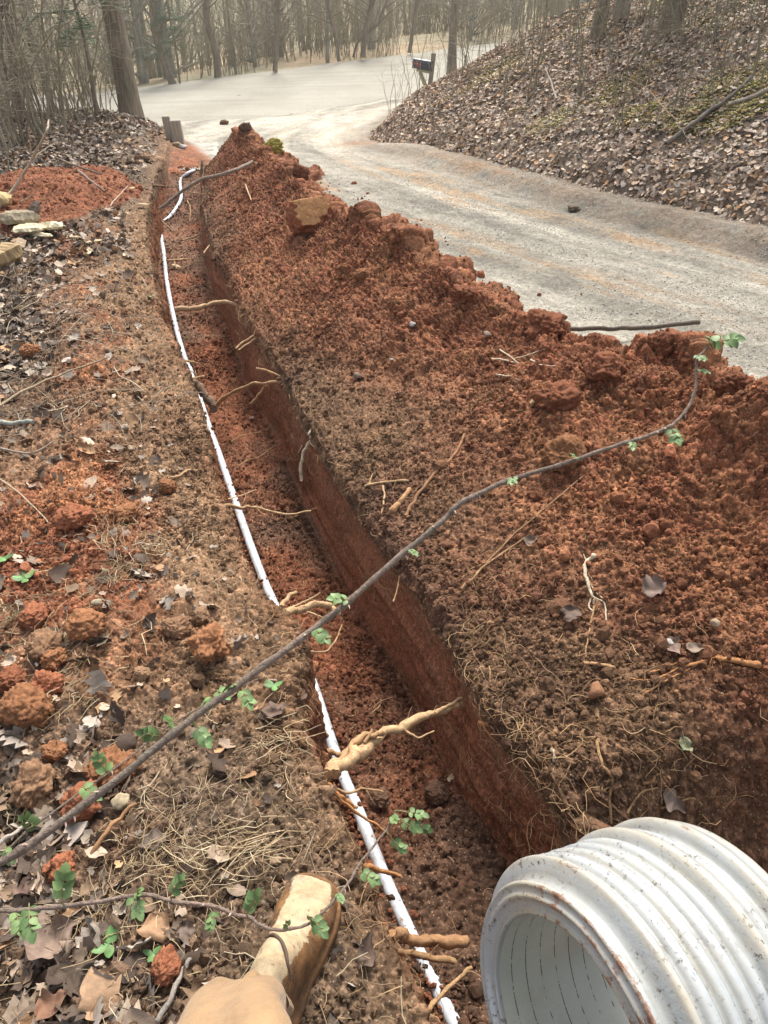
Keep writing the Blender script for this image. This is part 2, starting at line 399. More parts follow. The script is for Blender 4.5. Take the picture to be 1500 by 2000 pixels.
def m_culv(inner):
    def fn(nt, b):
        o = tc(nt); sep = N(nt, 'SeparateXYZ'); nt.links.new(o, sep.inputs[0]); ax = sep.outputs['X']
        basic(b, .25, .5)
        if not inner: b.inputs['Coat Weight'].default_value = .35; b.inputs['Coat Roughness'].default_value = .18
        base = (.44, .45, .385) if inner else (.40, .43, .445)
        c = ramp(nt, noise(nt, 6, 5, .6), [(.3, tuple(v * .86 for v in base)), (.7, tuple(v * 1.10 for v in base))])
        ca = N(nt, 'SeparateColor'); nt.links.new(attr(nt), ca.inputs[0])
        if not inner:
            # dirt film settled in the grooves, tan stains on the crests, scuffs and clay smears
            mp = N(nt, 'Mapping'); mp.inputs['Scale'].default_value = (5, 1, 1); nt.links.new(o, mp.inputs[0]); st = noise(nt, 7, 7, .75, mp.outputs[0])
            c = mul(nt, c, (.27, .265, .235), math_(nt, 'MULTIPLY', ca.outputs[1], ramp(nt, noise(nt, 10, 6, .7), [(.3, g(.30)), (.65, g(.95))])), 'MIX')
            c = mul(nt, c, (.43, .35, .22), math_(nt, 'MULTIPLY', ramp(nt, math_(nt, 'ADD', ca.outputs[0], math_(nt, 'MULTIPLY', st, .6)), [(.48, g(0)), (.74, g(1))]), .60), 'MIX')
            sp = math_(nt, 'MULTIPLY', ramp(nt, noise(nt, 95, 4, .7), [(.57, g(0)), (.63, g(1))]), ramp(nt, noise(nt, 8, 5, .7), [(.42, g(0)), (.56, g(1))]))
            c = mul(nt, c, (.10, .085, .07), sp, 'MIX')
            c = mul(nt, c, (.22, .22, .22), math_(nt, 'MULTIPLY', ramp(nt, noise(nt, 30, 6, .8), [(.57, g(0)), (.66, g(1))]), ramp(nt, noise(nt, 4.2, 2, .5), [(.5, g(0)), (.6, g(.8))])), 'MIX')
            an_ = N(nt, 'Math'); an_.operation = 'ARCTAN2'; nt.links.new(sep.outputs['Z'], an_.inputs[0]); nt.links.new(sep.outputs['Y'], an_.inputs[1]); cx_ = N(nt, 'CombineXYZ'); nt.links.new(math_(nt, 'MULTIPLY', ax, 2.4), cx_.inputs[0]); nt.links.new(math_(nt, 'MULTIPLY', an_.outputs[0], .13), cx_.inputs[1])
            md = math_(nt, 'ADD', ca.outputs[2], math_(nt, 'MULTIPLY', noise(nt, 38, 8, .8, cx_.outputs[0]), 1.0))
            c = mul(nt, c, ramp(nt, noise(nt, 50, 3, .6), [(.3, (.12, .05, .03)), (.7, (.27, .12, .06))]), ramp(nt, md, [(.685, g(0)), (.765, g(.9))]), 'MIX')
        else:
            m = math_(nt, 'PINGPONG', ax, .0165)
            ln = math_(nt, 'LESS_THAN', m, .0010)
            ln = math_(nt, 'MULTIPLY', ln, ramp(nt, noise(nt, 34, 6, .8), [(.46, g(0)), (.50, g(1))]))
            c = mul(nt, c, (.05, .045, .03), ln, 'MIX')
            c = mul(nt, c, (.30, .28, .2), ramp(nt, noise(nt, 5, 6, .75), [(.5, g(0)), (.75, g(.7))]), 'MIX')
            c = mul(nt, c, (.05, .045, .03), ramp(nt, noise(nt, 20, 6, .85), [(.68, g(0)), (.72, g(1))]), 'MIX')
        nt.links.new(c, b.inputs['Base Color'])
        b.inputs['Transmission Weight'].default_value = 0
        bump(nt, b, noise(nt, 18, 6, .7), .006, .4)
    return fn
CULV = mat('milky_plastic', m_culv(False)); CULVI = mat('milky_liner', m_culv(True))
def m_cloth(nt, b):
    basic(b, .9, .15); b.inputs['Sheen Weight'].default_value = .15
    c = ramp(nt, noise(nt, 9, 4, .6), [(.3, (.27, .17, .088)), (.7, (.35, .225, .12))])
    w = N(nt, 'TexWave'); w.inputs['Scale'].default_value = 260; w.inputs['Distortion'].default_value = 1.5; nt.links.new(tc(nt), w.inputs[0])
    c = mul(nt, c, ramp(nt, w.outputs['Fac'], [(0, g(.93)), (1, g(1.06))])); c = mul(nt, c, (.16, .095, .05), ramp(nt, noise(nt, 14, 7, .8), [(.54, g(0)), (.74, g(.6))]), 'MIX'); nt.links.new(c, b.inputs['Base Color'])
    p = bump(nt, b, w.outputs['Fac'], .0006, .5); bump(nt, b, noise(nt, 16, 5, .6, None, .8), .014, .6, p)
CLOTH = mat('duck_canvas', m_cloth)
def m_boot(nt, b):
    basic(b, .85, .2)
    c = ramp(nt, noise(nt, 35, 6, .7), [(.3, (.28, .20, .12)), (.5, (.42, .32, .195)), (.7, (.50, .40, .26))])
    c = mul(nt, c, (.27, .25, .22), ramp(nt, noise(nt, 24, 7, .85), [(.52, g(0)), (.66, g(.75))]), 'MIX'); c = mul(nt, c, (.16, .085, .045), ramp(nt, noise(nt, 33, 7, .85), [(.57, g(0)), (.62, g(.9))]), 'MIX')
    mud = math_(nt, 'ADD', attr(nt), math_(nt, 'MULTIPLY', math_(nt, 'SUBTRACT', noise(nt, 26, 6, .75), .5), .9))
    md = ramp(nt, noise(nt, 20, 4, .7), [(.35, (.09, .052, .03)), (.65, (.27, .135, .055))])
    c = mul(nt, c, md, ramp(nt, mud, [(.47, g(0)), (.53, g(1))]), 'MIX')
    nt.links.new(c, b.inputs['Base Color'])
    p = bump(nt, b, ramp(nt, mud, [(.47, g(0)), (.56, g(1))]), .004, .8); bump(nt, b, noise(nt, 160, 5, .7), .003, .7, p)
BOOT = mat('muddy_suede', m_boot)
def flat(name, c, rough=.6, spec=.4, metal=0.):
    def fn(nt, b):
        basic(b, rough, spec); b.inputs['Metallic'].default_value = metal
        nt.links.new(mul(nt, c, ramp(nt, noise(nt, 25, 4, .6), [(.3, g(.85)), (.7, g(1.12))])), b.inputs['Base Color'])
    return mat(name, fn)

# ------------------------------------------------------------------ soil shaping shared by ground, heap and mound
RED = np.array((.228, .088, .046)); ORANGE = np.array((.345, .160, .078)); BROWN = np.array((.200, .115, .066))
TAN = np.array((.285, .175, .102)); DARK = np.array((.120, .068, .044)); LITTER = np.array((.15, .115, .085))
def displace(P, Nn, amp, smooth):
    """P,Nn (n,3); amp scale (n,), smooth 0..1 suppresses crumbs. returns displaced P and crumb id colour factor"""
    c1, i1 = crumbs(P, .115, 3); c2, i2 = crumbs(P + .01 * vnoise(P * 30, 9)[:, None], .046, 13)
    c3, i3 = crumbs(P, .021, 23); c4, i4 = crumbs(P, .0105, 33)
    k = (1 - smooth) * amp
    big = np.clip(.5 + 1.2 * fbm(P, 2.2, 2, 71), 0, 1)
    m2 = sst(-.25, .25, vnoise(P * 9, 52)); m3 = .35 + .65 * sst(-.3, .3, vnoise(P * 14, 53))
    d = amp * .036 * fbm(P, 5, 6, 51, .58) + k * (.014 * c1 * big * m2 + .011 * c2 * m2 + .0105 * c3 * m3 + .0072 * c4 + .011 * fbm(P, 45, 4, 57, .7)) + smooth * .004 * fbm(P, 40, 3, 61)
    f = 1 + (1 - smooth) * (.30 * (i2 - .5) + .38 * (i3 - .5) + .2 * (i1 - .5) + .5 * (i4 > .93) - .12 * (c4 < .2))
    return P + Nn * d[:, None], f, (i1, i2, i3)
def soil_color(x, y, z, P, zone, f, ids):
    n1 = fbm(P, 1.1, 4, 81); n2 = fbm(P, 4.5, 3, 91); n3 = fbm(P, 14, 3, 95)
    s = x - Lx(y)
    if zone == 'ground':
        w = Wd(y); left = s < 0
        lean = sst(.05, -.35, n1 + .5 * n2 + .25 * sst(-1.4, -.2, s) - .36)       # 1 = brown / litter, 0 = red
        c = RED * 1.15 + (ORANGE - RED) * sst(-.1, .5, n2)[:, None]
        tan = TAN + (BROWN - TAN) * sst(-.3, .4, n2)[:, None]
        # tan crumbly strip along the lip, reddish further left, litter-brown beyond
        strip = np.exp(-((s + .12) / .17) ** 2)
        mix = np.clip(strip * 1.1 + lean * .75, 0, 1)
        cl = c + (tan - c) * mix[:, None]
        far = np.clip(sst(-.35, -1.1, s - .45 * sst(4, 7, y) + .45 * n1) * sst(1.8, 3.6, y) + .8 * sst(.15, -.25, x + .75) * sst(1.0, .5, y) + .6 * sst(1.25, .95, y + .3 * n2) * sst(.05, -.12, s), 0, 1)
        cl = cl + (LITTER * (.8 + .5 * n2[:, None]) - cl) * far[:, None]
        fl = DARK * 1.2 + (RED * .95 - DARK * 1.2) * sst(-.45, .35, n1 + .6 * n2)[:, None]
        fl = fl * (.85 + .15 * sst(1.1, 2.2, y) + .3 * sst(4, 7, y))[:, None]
        wall = RED * 1.15 + (BROWN * .95 - RED * 1.15) * np.clip(.4 + .6 * n3 + .25 * vnoise(np.stack([y * 1.5, z * 22, z * 0], 1), 33), 0, 1)[:, None] * .7
        top = sst(-.13, -.03, z + .02 * n2)
        wall = wall + (BROWN * .8 - wall) * top[:, None]
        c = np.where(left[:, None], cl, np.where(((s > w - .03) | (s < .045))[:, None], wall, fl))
    elif zone == 'heap':
        q = (s - Wd(y)) / np.maximum(.2, Cx(y) - Lx(y) - Wd(y))
        t = sst(.05, .70, q + .30 * n1 + .18 * n2 + .28 * sst(2.5, 4.5, y) - .02)
        br = BROWN * .85 + (DARK - BROWN * .85) * sst(-.1, .5, n2)[:, None]
        rd = RED * 1.0 + (ORANGE * .92 - RED * 1.0) * (sst(-.2, .6, n3 + .4 * n1) * .75)[:, None]
        c = br + (rd - br) * t[:, None]
    else:
        c = RED * 1.0 + (ORANGE - RED) * (sst(0, .7, n3) * .5)[:, None]
    return np.clip(c * f[:, None], .01, .8)

# rows denser near the viewer
yy = []
y = -1.4
while y < 19.0:
    yy.append(y); y += max(.0033, 1.45 * math.hypot(max(y, 0), 1.45) / 717) if y > .25 else .03
    if y > 13.5: y += .05
YR = np.array(yy); nr = len(YR)
vis = .62 * np.sqrt(np.maximum(YR, .3) ** 2 + 1.45 ** 2) + .15       # half width worth detailing

# ---- ground: left bank + trench
q = np.linspace(0, 1, 360)[::-1]
leftw = np.clip(vis + Lx(YR), .5, 9) + .1
outer = np.array([40, 20, 11, 6, 3, 1.5, .7])[None] ** np.ones((nr, 1))
cols = [-(leftw[:, None] + np.array([32, 18, 9, 4.5, 2, .8, .3])[None]), -leftw[:, None] * q[None, :-1] - .012]
wcol = np.linspace(-.012, .05, 34)[None]; cols.append(np.repeat(wcol, nr, 0))
W_ = Wd(YR)[:, None]
cols.append(.05 + (W_ - .02 - .05) * np.linspace(0, 1, 84)[1:][None])
cols.append(W_ - .02 + .055 * np.linspace(0, 1, 62)[1:][None])
cols.append(W_ + .035 + np.array([.05, .15, .3, .6, 1.2, 2.2])[None])
S = np.concatenate(cols, 1); X = S + Lx(YR)[:, None]; Y = np.repeat(YR[:, None], S.shape[1], 1)
wob = .018 * vnoise(np.stack([Y.ravel() * 2.5, Y.ravel() * 0, Y.ravel() * 0], 1), 3).reshape(Y.shape) * (S > -.2)
Z = zground(X, Y); X = X + np.where((S > W_ - .05) & (S < W_ + .06), .009 * vnoise(np.stack([Y.ravel() * 1.2, Z.ravel() * 26, Z.ravel() * 0], 1), 31).reshape(Y.shape) + .010 * vnoise(np.stack([Y.ravel() * 4, Z.ravel() * 9, Z.ravel() * 0], 1), 32).reshape(Y.shape), 0) * (Z < -.04)
Z = np.where(S > W_ + .03, np.minimum(Z, -.03 - .06 * sst(.03, .2, S - W_) - .4 * sst(.1, .5, S - W_)), Z)
X = X + wob
P = np.stack([X, Y, Z], -1); NN = gridnormals(P); P = P.reshape(-1, 3); NN = NN.reshape(-1, 3)
s = S.ravel(); wf = np.repeat(W_, S.shape[1], 1).ravel(); dep = Dp(P[:, 1])
rwall = ((s > wf - .025) & (s < wf + .035)) * sst(.1, .3, dep)
smooth = rwall * np.clip(.62 + .7 * vnoise(P * 4, 6), .15, .95) * sst(-.03, -.14, P[:, 2] + .10 * vnoise(P * 5, 8))
amp = np.where(s < -.0, 1.0, .9) * np.where(rwall > 0, .55, 1) * (1 - .5 * sst(5, 9, P[:, 1]) * (s > 0))
onroad = (1 - sst(XB(P[:, 1]) + .5, XB(P[:, 1]) - .2, P[:, 0])) * (P[:, 1] > 8.4)
amp = amp * (1 - .92 * onroad)
P2, fcol, ids = displace(P, NN, amp, smooth)
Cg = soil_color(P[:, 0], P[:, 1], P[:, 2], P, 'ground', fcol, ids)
GRV = np.array((.40, .385, .34))
Cg = Cg + (GRV * .95 - Cg) * sst(.25, .9, onroad + .25 * fbm(P, 2, 3, 7))[:, None]
GP = P2.reshape(nr, -1, 3); GN = gridnormals(GP).reshape(-1, 3); Gs = s; GPf = P2; Gw = wf
o = obj('ground', [(P2, gridfaces(nr, S.shape[1]), Cg)], SOIL); GOBJ = [o]; tag(o, 'bare reddish ground with the open trench dug through it', 'ground', kind='structure')

# ---- spoil heap
sel = (YR > .5) & (YR < 9.0); YH = YR[sel]; nh = len(YH)
c_ = (Cx(YH) - Lx(YH) - Wd(YH))[:, None]
tt = np.concatenate([np.linspace(0, 1, 330), 1 + np.linspace(0, 1, 70)[1:] * 1.0])[None]
OW = (.78 + 0 * YH)[:, None]
SH = np.where(tt <= 1, tt * c_, c_ + (tt - 1) * OW)
X = SH + (Lx(YH) + Wd(YH))[:, None] + .012; Y = np.repeat(YH[:, None], SH.shape[1], 1)
wob = .018 * vnoise(np.stack([Y.ravel() * 2.5, Y.ravel() * 0, Y.ravel() * 0], 1), 3).reshape(Y.shape) * (SH < .4)
X = X + wob
Z = zheap(X, Y); Z = Z - .05 * sst(.02, 0, SH)
P = np.stack([X, Y, Z], -1); NN = gridnormals(P).reshape(-1, 3); P = P.reshape(-1, 3)
tq = np.repeat(tt, nh, 0).ravel()
amp = .8 + 1.0 * sst(.35, 1., tq + .3 * fbm(P, 1.5, 2, 77))
P2, fcol, ids = displace(P, NN, amp, P[:, 0] * 0)
L1, _ = crumbs(P, .23, 303); L2, _ = crumbs(P, .34, 313)
P2 = P2 + NN * ((.075 * L1 + .07 * L2 + .03 * fbm(P, 9, 3, 78)) * (.35 * sst(.3, .6, tq) + .75 * sst(.75, 1.0, tq)) * (.5 + .9 * sst(-.2, .4, vnoise(P * 1.7, 15))))[:, None]
Ch = soil_color(P[:, 0], P[:, 1], P[:, 2], P, 'heap', fcol, ids)
HP = P2; HN = gridnormals(P2.reshape(nh, -1, 3)).reshape(-1, 3); Htq = tq; HC = Ch
hc = np.array([.3, 4.0, 0.])
o = obj('spoil_heap', [(P2, gridfaces(nh, SH.shape[1]), Ch)], SOIL)
GOBJ.append(o); tag(o, 'long ridge of dug-out crumbly red clay piled between the trench and the gravel driveway', 'soil heap')

# ---- small red mound on the left
def mound(name, cx, cy, rx, ry, h, label, seed, n=240):
    a = np.linspace(-1.15, 1.15, n); A, B = np.meshgrid(a, a); r = np.sqrt(A ** 2 + B ** 2)
    x = cx + A * rx; y = cy + B * ry
    Pn = np.stack([x.ravel(), y.ravel(), np.zeros(n * n)], 1)
    z = zground(x, y) - .03 + h * (np.maximum(0, 1 - r ** 1.6) ** .9) - .06 * sst(.95, 1.15, r) + (.05 * fbm(Pn, 3, 3, seed)).reshape(x.shape) * (r < 1)
    Q = np.stack([x, y, z], -1); Nq = gridnormals(Q).reshape(-1, 3); Q = Q.reshape(-1, 3)
    Q2, fc, ids = displace(Q, Nq, np.full(len(Q), .9), Q[:, 0] * 0)
    c = soil_color(Q[:, 0], Q[:, 1], Q[:, 2], Q, 'mound', fc, ids)
    o = obj(name, [(Q2, gridfaces(n, n), c)], SOIL); tag(o, label, 'soil heap'); return o, Q2, gridnormals(Q2.reshape(n, n, 3)).reshape(-1, 3)
m1, MP, MN = mound('dirt_mound', -2.93, 6.6, .80, 1.2, .25, 'low mound of dark red soil on the leafy ground beyond the split log', 5)

GOBJ.append(m1)
# ---- driveway
yd = np.concatenate([np.arange(.2, 9, .022), np.arange(9, 24.5, .06)]); xd = np.linspace(0, 1, 190)
xl = np.interp(yd, [0, 7.6, 8.4, 8.8, 9.3, 30], [0, 0, 0, 1, 1, 1]); xl = (Cx(yd) + .05) * (1 - xl) + (np.minimum(XB(yd), -1.5) - .6) * xl; xl = np.maximum(xl, -14)
e = np.interp(yd, EDGE[:, 1], EDGE[:, 0]) + .5
X = xl[:, None] + (e - xl)[:, None] * xd[None]; Y = np.repeat(yd[:, None], len(xd), 1)
Z = zdrive(X, Y); P = np.stack([X.ravel(), Y.ravel(), Z.ravel()], 1)
# wheel tracks
er = (np.interp(P[:, 1], EDGE[:, 1], EDGE[:, 0]) - P[:, 0]) * np.interp(P[:, 1], [0, 9, 12, 20], [.86, .86, 1, 1])
tr = np.exp(-((er - .75) / .22) ** 2) + np.exp(-((er - 2.1) / .22) ** 2)
P[:, 2] += -.025 * tr * sst(14, 9, P[:, 1]) + .02 * fbm(P, 2.5, 3, 8) + .009 * fbm(P, 14, 3, 9) + .006 * crumbs(P, .045, 7)[0] + .004 + .12 * sst(.32, .0, er) * sst(12, 10, P[:, 1])
fade = sst(-2.4, -.2, droad(P[:, 0], P[:, 1])); P[:, 2] -= .012 * fade
n2 = fbm(P, 6, 4, 14); SQ = np.stack([er * 2.6, P[:, 1] * .55, 0 * er], 1); n1 = .6 * fbm(SQ, 1.3, 4, 12) + .5 * fbm(np.stack([er * 9, P[:, 1] * 1.1, 0 * er], 1), 1.3, 3, 13)
st = fbm(np.stack([er * 3.2, P[:, 1] * .30, 0 * er], 1), 1.5, 4, 19); st2 = fbm(np.stack([er * 14, P[:, 1] * .9, 0 * er], 1), 1.5, 2, 18)
base = np.array((.30, .277, .228)) * (1 + .30 * n2[:, None] + .55 * st[:, None] + .22 * st2[:, None] + .12 * tr[:, None]) * (1 + .18 * sst(7, 13, P[:, 1]))[:, None]
clay = np.array((.36, .235, .13)); red = np.array((.30, .15, .08))
mc = (1 - .6 * sst(8.5, 10.5, P[:, 1])) * np.clip(sst(.08, .42, n1 + .42 * np.exp(-((er - .50) / .22) ** 2) + .30 * np.exp(-((er - 1.6) / .22) ** 2) - .06 + .1 * n2) * sst(3, 5.0, P[:, 1]) * .62 * (.55 + .6 * sst(-.2, .3, n2)), 0, 1)
edge = sst(.5, .05, er) * sst(-.3, .3, n2 + .2)
c = base + (clay - base) * np.clip(mc, 0, 1)[:, None]; c = c + (np.array((.22, .15, .10)) - c) * (edge * .6)[:, None]
c = c + (red - c) * (sst(.25, .5, n1 * .6 + n2 * .5) * sst(9, 6, P[:, 1]) * .5 + .75 * np.exp(-(((P[:, 0] + .45) / .3) ** 2 + ((P[:, 1] - 11.7) / .35) ** 2)))[:, None].clip(0, 1)
DP = P; DE = er
o = obj('driveway', [(P, gridfaces(len(yd), len(xd)), np.clip(c, .02, .8))], GRAVEL); GOBJ.append(o); tag(o, 'pale gravel driveway with orange clay wheel tracks', 'driveway', kind='structure')

# ---- road
u = np.linspace(-60, 60, 240); w = np.linspace(-.15, 6.35, 30); U, Wg = np.meshgrid(u, w)
ex, ey = 1 / 1.179, .625 / 1.179
X = 1.3 + U * ex - Wg * ey; Y = 23 + U * ey + Wg * ex; Z = plane(X, Y) + .012 * sst(-.1, .3, Wg) - .012 * sst(.1, -.1, Wg) + .05 * np.sin(np.pi * np.clip(Wg / 6.2, 0, 1))
o = obj('road', [(np.stack([X, Y, Z], -1).reshape(-1, 3), gridfaces(30, 240)[:, ::-1])], ROAD); tag(o, 'pale paved road crossing the end of the driveway', 'road', kind='structure')

# ---- terrain beyond the road
u = np.concatenate([np.linspace(-150, -45, 20), np.linspace(-42, 60, 150), np.linspace(64, 160, 18)]); w = np.concatenate([np.linspace(6.2, 30, 90), np.linspace(31, 60, 40), np.linspace(62, 190, 50)])
U, Wg = np.meshgrid(u, w); X = 1.3 + U * ex - Wg * ey; Y = 23 + U * ey + Wg * ex
pe = plane(X + 0, Y * 0 + (23 + U * ey + 6.3 * ex))
def zbeyond(x, y):
    uu = (x - 1.3) * ex + (y - 23) * ey; ww = -(x - 1.3) * ey + (y - 23) * ex
    x0 = 1.3 + uu * ex - 6.3 * ey; y0 = 23 + uu * ey + 6.3 * ex
    p0 = np.clip(plane(x0, y0), -2.2, 1.2); a = ww - 6.3
    Pn = np.stack([np.ravel(x), np.ravel(y), np.ravel(x) * 0], 1)
    return p0 - .05 - .9 * sst(1, 13, a) * sst(6, -10, x) + .16 * np.maximum(0, a - 22) + (.35 * fbm(Pn, .09, 3, 2) + .10 * fbm(Pn, .5, 3, 3)).reshape(np.shape(x)) * sst(0, 5, a)
Z = zbeyond(X, Y)
o = obj('hills', [(np.stack([X, Y, Z], -1).reshape(-1, 3), gridfaces(len(w), len(u))[:, ::-1])], FLOOR); tag(o, 'leaf-covered woodland floor rising behind the road', 'terrain', kind='structure')

# ---- embankment on the right
yb = np.concatenate([np.arange(-1, 12, .045), np.arange(12, 24, .09), np.arange(24, 60, .6)]); db = np.concatenate([np.linspace(-.5, 4.5, 150), np.linspace(4.7, 12, 40), np.linspace(13, 70, 30)])
eb = np.interp(yb, EDGE[:, 1], EDGE[:, 0]); X = eb[:, None] + db[None] * 1.15; Y = np.repeat(yb[:, None], len(db), 1)
P = np.stack([X, Y, zbank(X, Y)], -1); NN = gridnormals(P).reshape(-1, 3); P = P.reshape(-1, 3)
dd = dbank(P[:, 0], P[:, 1])
P = P + NN * ((.10 * fbm(P, 1.2, 4, 31) + .05 * fbm(P, 5, 3, 35)) * sst(-.1, .5, dd))[:, None]
n1 = fbm(P, 1.3, 4, 21); n2 = fbm(P, 7, 3, 22)
c = np.array((.13, .098, .073)) * (1 + .5 * n2[:, None]) + 0 * P
rd = np.array((.22, .12, .065)); c = c + (rd - c) * (sst(.3, .55, n1) * .6)[:, None]
BP = P; BN = NN; BD = dd
o = obj('hillside', [(P, gridfaces(len(yb), len(db)), np.clip(c, .02, .7))], SOIL); GOBJ.append(o); tag(o, 'leaf-strewn bank rising on the far side of the driveway', 'hillside', kind='structure')

# ------------------------------------------------------------------ loose crumbs (nobody could count them)
def frust(P, m=60):
    d = P[:, 1] * math.cos(TH) - (P[:, 2] - CH) * math.sin(TH); v = P[:, 1] * math.sin(TH) + (P[:, 2] - CH) * math.cos(TH)
    px = 750 + FPX * P[:, 0] / d; py = 1000 - FPX * v / d
    return (d > .3) & (px > -m * 6) & (px < 1500 + m * 7) & (py > -m) & (py < 2000 + m * 3), d
def pick(P, wgt, n):
    p = np.maximum(wgt, 0); p = p / p.sum(); return rng.choice(len(P), n, p=p)
I0, F0 = ico(0); I1, F1 = ico(1); I2, F2 = ico(2)
def lumpy(V, a, seed):
    n = np.array([mnoise.noise(Vector(v * 1.3 + seed)) + .5 * mnoise.noise(Vector(v * 3.1 + seed)) for v in V]); return V * (1 + a * n[:, None])
def crumb_parts(P, Nn, C, wgt, n, smin, smax, tmpl, tf, pw=3., lift=.35):
    ii = pick(P, wgt, n); sz = smin * (1 - rng.uniform(0, 1, n) * (1 - (smin / smax) ** pw)) ** (-1 / pw)
    sc = sz[:, None] * rng.uniform(.7, 1.25, (n, 3)); M = frames(rng.normal(0, 1, (n, 3)))
    col = C[ii] * rng.uniform(.75, 1.3, (n, 1))
    out = []; L = len(tmpl); k = np.arange(n) % L
    for j in range(L):
        s_ = k == j; out.append(scatter(tmpl[j], tf, P[ii][s_] + Nn[ii][s_] * (sz[s_, None] * lift), M[s_], sc[s_], col[s_]))
    return out
T0 = [lumpy(I0, .5, i * 3.7) for i in range(3)]; T1 = [lumpy(I1, .45, 50 + i * 3.7) for i in range(5)]
fg, dg = frust(GPf); fh, dh = frust(HP)
ar_g = np.maximum(.0, dg) ** 2 * 0 + 1
wg = fg * ((Gs < -.0) * sst(-2.6, -.2, Gs) + (Gs > .06) * (Gs < Gw - .04) * 1.3) * (GPf[:, 1] < 8.6) * (.25 + crumbs(GPf, .3, 801)[0]) * (.3 + sst(-.2, .3, fbm(GPf, 3, 2, 88)))
pc = crumb_parts(GPf, GN, Cg, wg, 38000, .0025, .011, T0, F0, 2.4) + crumb_parts(GPf, GN, Cg, wg * (GPf[:, 1] < 6), 1100, .008, .022, T1, F1, 2.8, .2)
tag(obj('soil_crumbs', pc, CLOD, smooth=False), 'loose soil crumbs strewn over the ground and trench floor', 'soil', kind='stuff')
wh = fh * (.4 + sst(-.2, .3, fbm(HP, 3, 2, 87))) * (HP[:, 2] > -.05)
pc = crumb_parts(HP, HN, HC, wh, 40000, .0025, .012, T0, F0, 2.4) + crumb_parts(HP, HN, HC, wh * (HP[:, 1] < 7), 800, .009, .024, T1, F1, 2.8, .2)
pc += crumb_parts(MP, MN, np.repeat(RED[None], len(MP), 0), np.ones(len(MP)), 1800, .006, .025, T0, F0, 2.4)
tag(obj('clay_crumbs', pc, CLOD, smooth=False), 'crumbled red clay loose on the spoil heap', 'soil', kind='stuff')
# gravel
fd, _ = frust(DP)
wd = fd * (DP[:, 1] < 13) / (1 + .04 * DP[:, 1] ** 2) * (.3 + sst(-.1, .3, fbm(DP, 2.5, 3, 66)))
ii = pick(DP, wd, 42000); n = len(ii); sz = rng.uniform(.0025, .0065, n) * rng.uniform(.7, 1.3, n)
pp = DP[ii] + np.concatenate([rng.uniform(-.011, .011, (n, 2)), -sz[:, None] * .25 + .001], 1)
gc = np.array([(.36, .34, .29), (.31, .29, .25), (.46, .44, .39), (.27, .24, .20), (.36, .30, .22)])[rng.integers(0, 5, n)] * rng.uniform(.8, 1.15, (n, 1))
pc = [scatter(T0[j], F0, pp[j::3], frames(np.repeat([[0, 0, 1.]], len(pp[j::3]), 0), tilt=.25), sz[j::3, None] * rng.uniform(.6, 1.2, (len(pp[j::3]), 3)) * np.array([1, 1, .6]), gc[j::3]) for j in range(3)]
# clay spilled on the near edge of the driveway
wr = fd * np.exp(-np.maximum(0, DP[:, 0] - Cx(DP[:, 1]) - .45) / .16) * (DP[:, 1] < 9)
pc2 = crumb_parts(DP, np.repeat([[0, 0, 1.]], len(DP), 0), np.repeat([RED * .9], len(DP), 0), wr, 1500, .006, .03, T0, F0, 2.2)
tag(obj('gravel', pc, STONE, smooth=False), 'loose pale gravel stones on the driveway', 'gravel', kind='stuff')
tag(obj('spilled_clay', pc2, CLOD, smooth=False), 'red clay crumbs spilled along the gravel edge', 'soil', kind='stuff')

# ------------------------------------------------------------------ leaf litter
def leaf_t(seed, lob=True):
    r = np.random.default_rng(seed); n = 8; t = np.linspace(0, 1, n)
    w = np.sin(np.pi * t ** .8) ** .7 * .36
    if lob: w = w * (1 + .38 * np.where(np.arange(n) % 2, 1, -1) * (t > .1) * (t < .95))
    w[0] = .015; w[-1] = .01
    x = t - .5; cl = r.uniform(.5, 2.2); fold = r.uniform(.15, .8); tw = r.uniform(-.9, .9)
    V = []
    for i in range(n):
        a = tw * x[i]
        for s_ in (-1, -.5, 0, .5, 1):
            yy_ = s_ * w[i] * (1 + r.uniform(-.12, .12)); zz = abs(s_) * w[i] * fold + cl * x[i] ** 2 * .45 + r.uniform(-.025, .025)
            zz += .18 * max(0, abs(s_) - .5) * r.uniform(-1, 1)
            V.append((x[i] + (abs(s_) == 1) * r.uniform(-.03, .03), yy_ * math.cos(a) - zz * math.sin(a), yy_ * math.sin(a) + zz * math.cos(a)))
    return np.array(V), gridfaces(n, 5)
def leaf_s(seed):
    r = np.random.default_rng(seed); n = 5; t = np.linspace(0, 1, n); w = np.array([.03, .30, .20, .34, .04]) * r.uniform(.8, 1.3, n); cl = r.uniform(.5, 2.5); fold = r.uniform(.1, .9); V = []
    for i in range(n):
        for s_ in (-1, 0, 1): V.append((t[i] - .5, s_ * w[i], abs(s_) * w[i] * fold * r.uniform(.3, 1.4) + cl * (t[i] - .5) ** 2 * .5))
    return np.array(V), gridfaces(n, 3)
LS = [leaf_s(40 + i) for i in range(9)]
LT = [leaf_t(i) for i in range(5)] + [leaf_t(20 + i, False) for i in range(4)]
LC = np.array([(.16, .118, .085), (.25, .185, .135), (.37, .28, .205), (.48, .385, .29), (.40, .245, .13), (.08, .055, .04), (.21, .14, .088), (.31, .26, .215), (.29, .165, .085)])
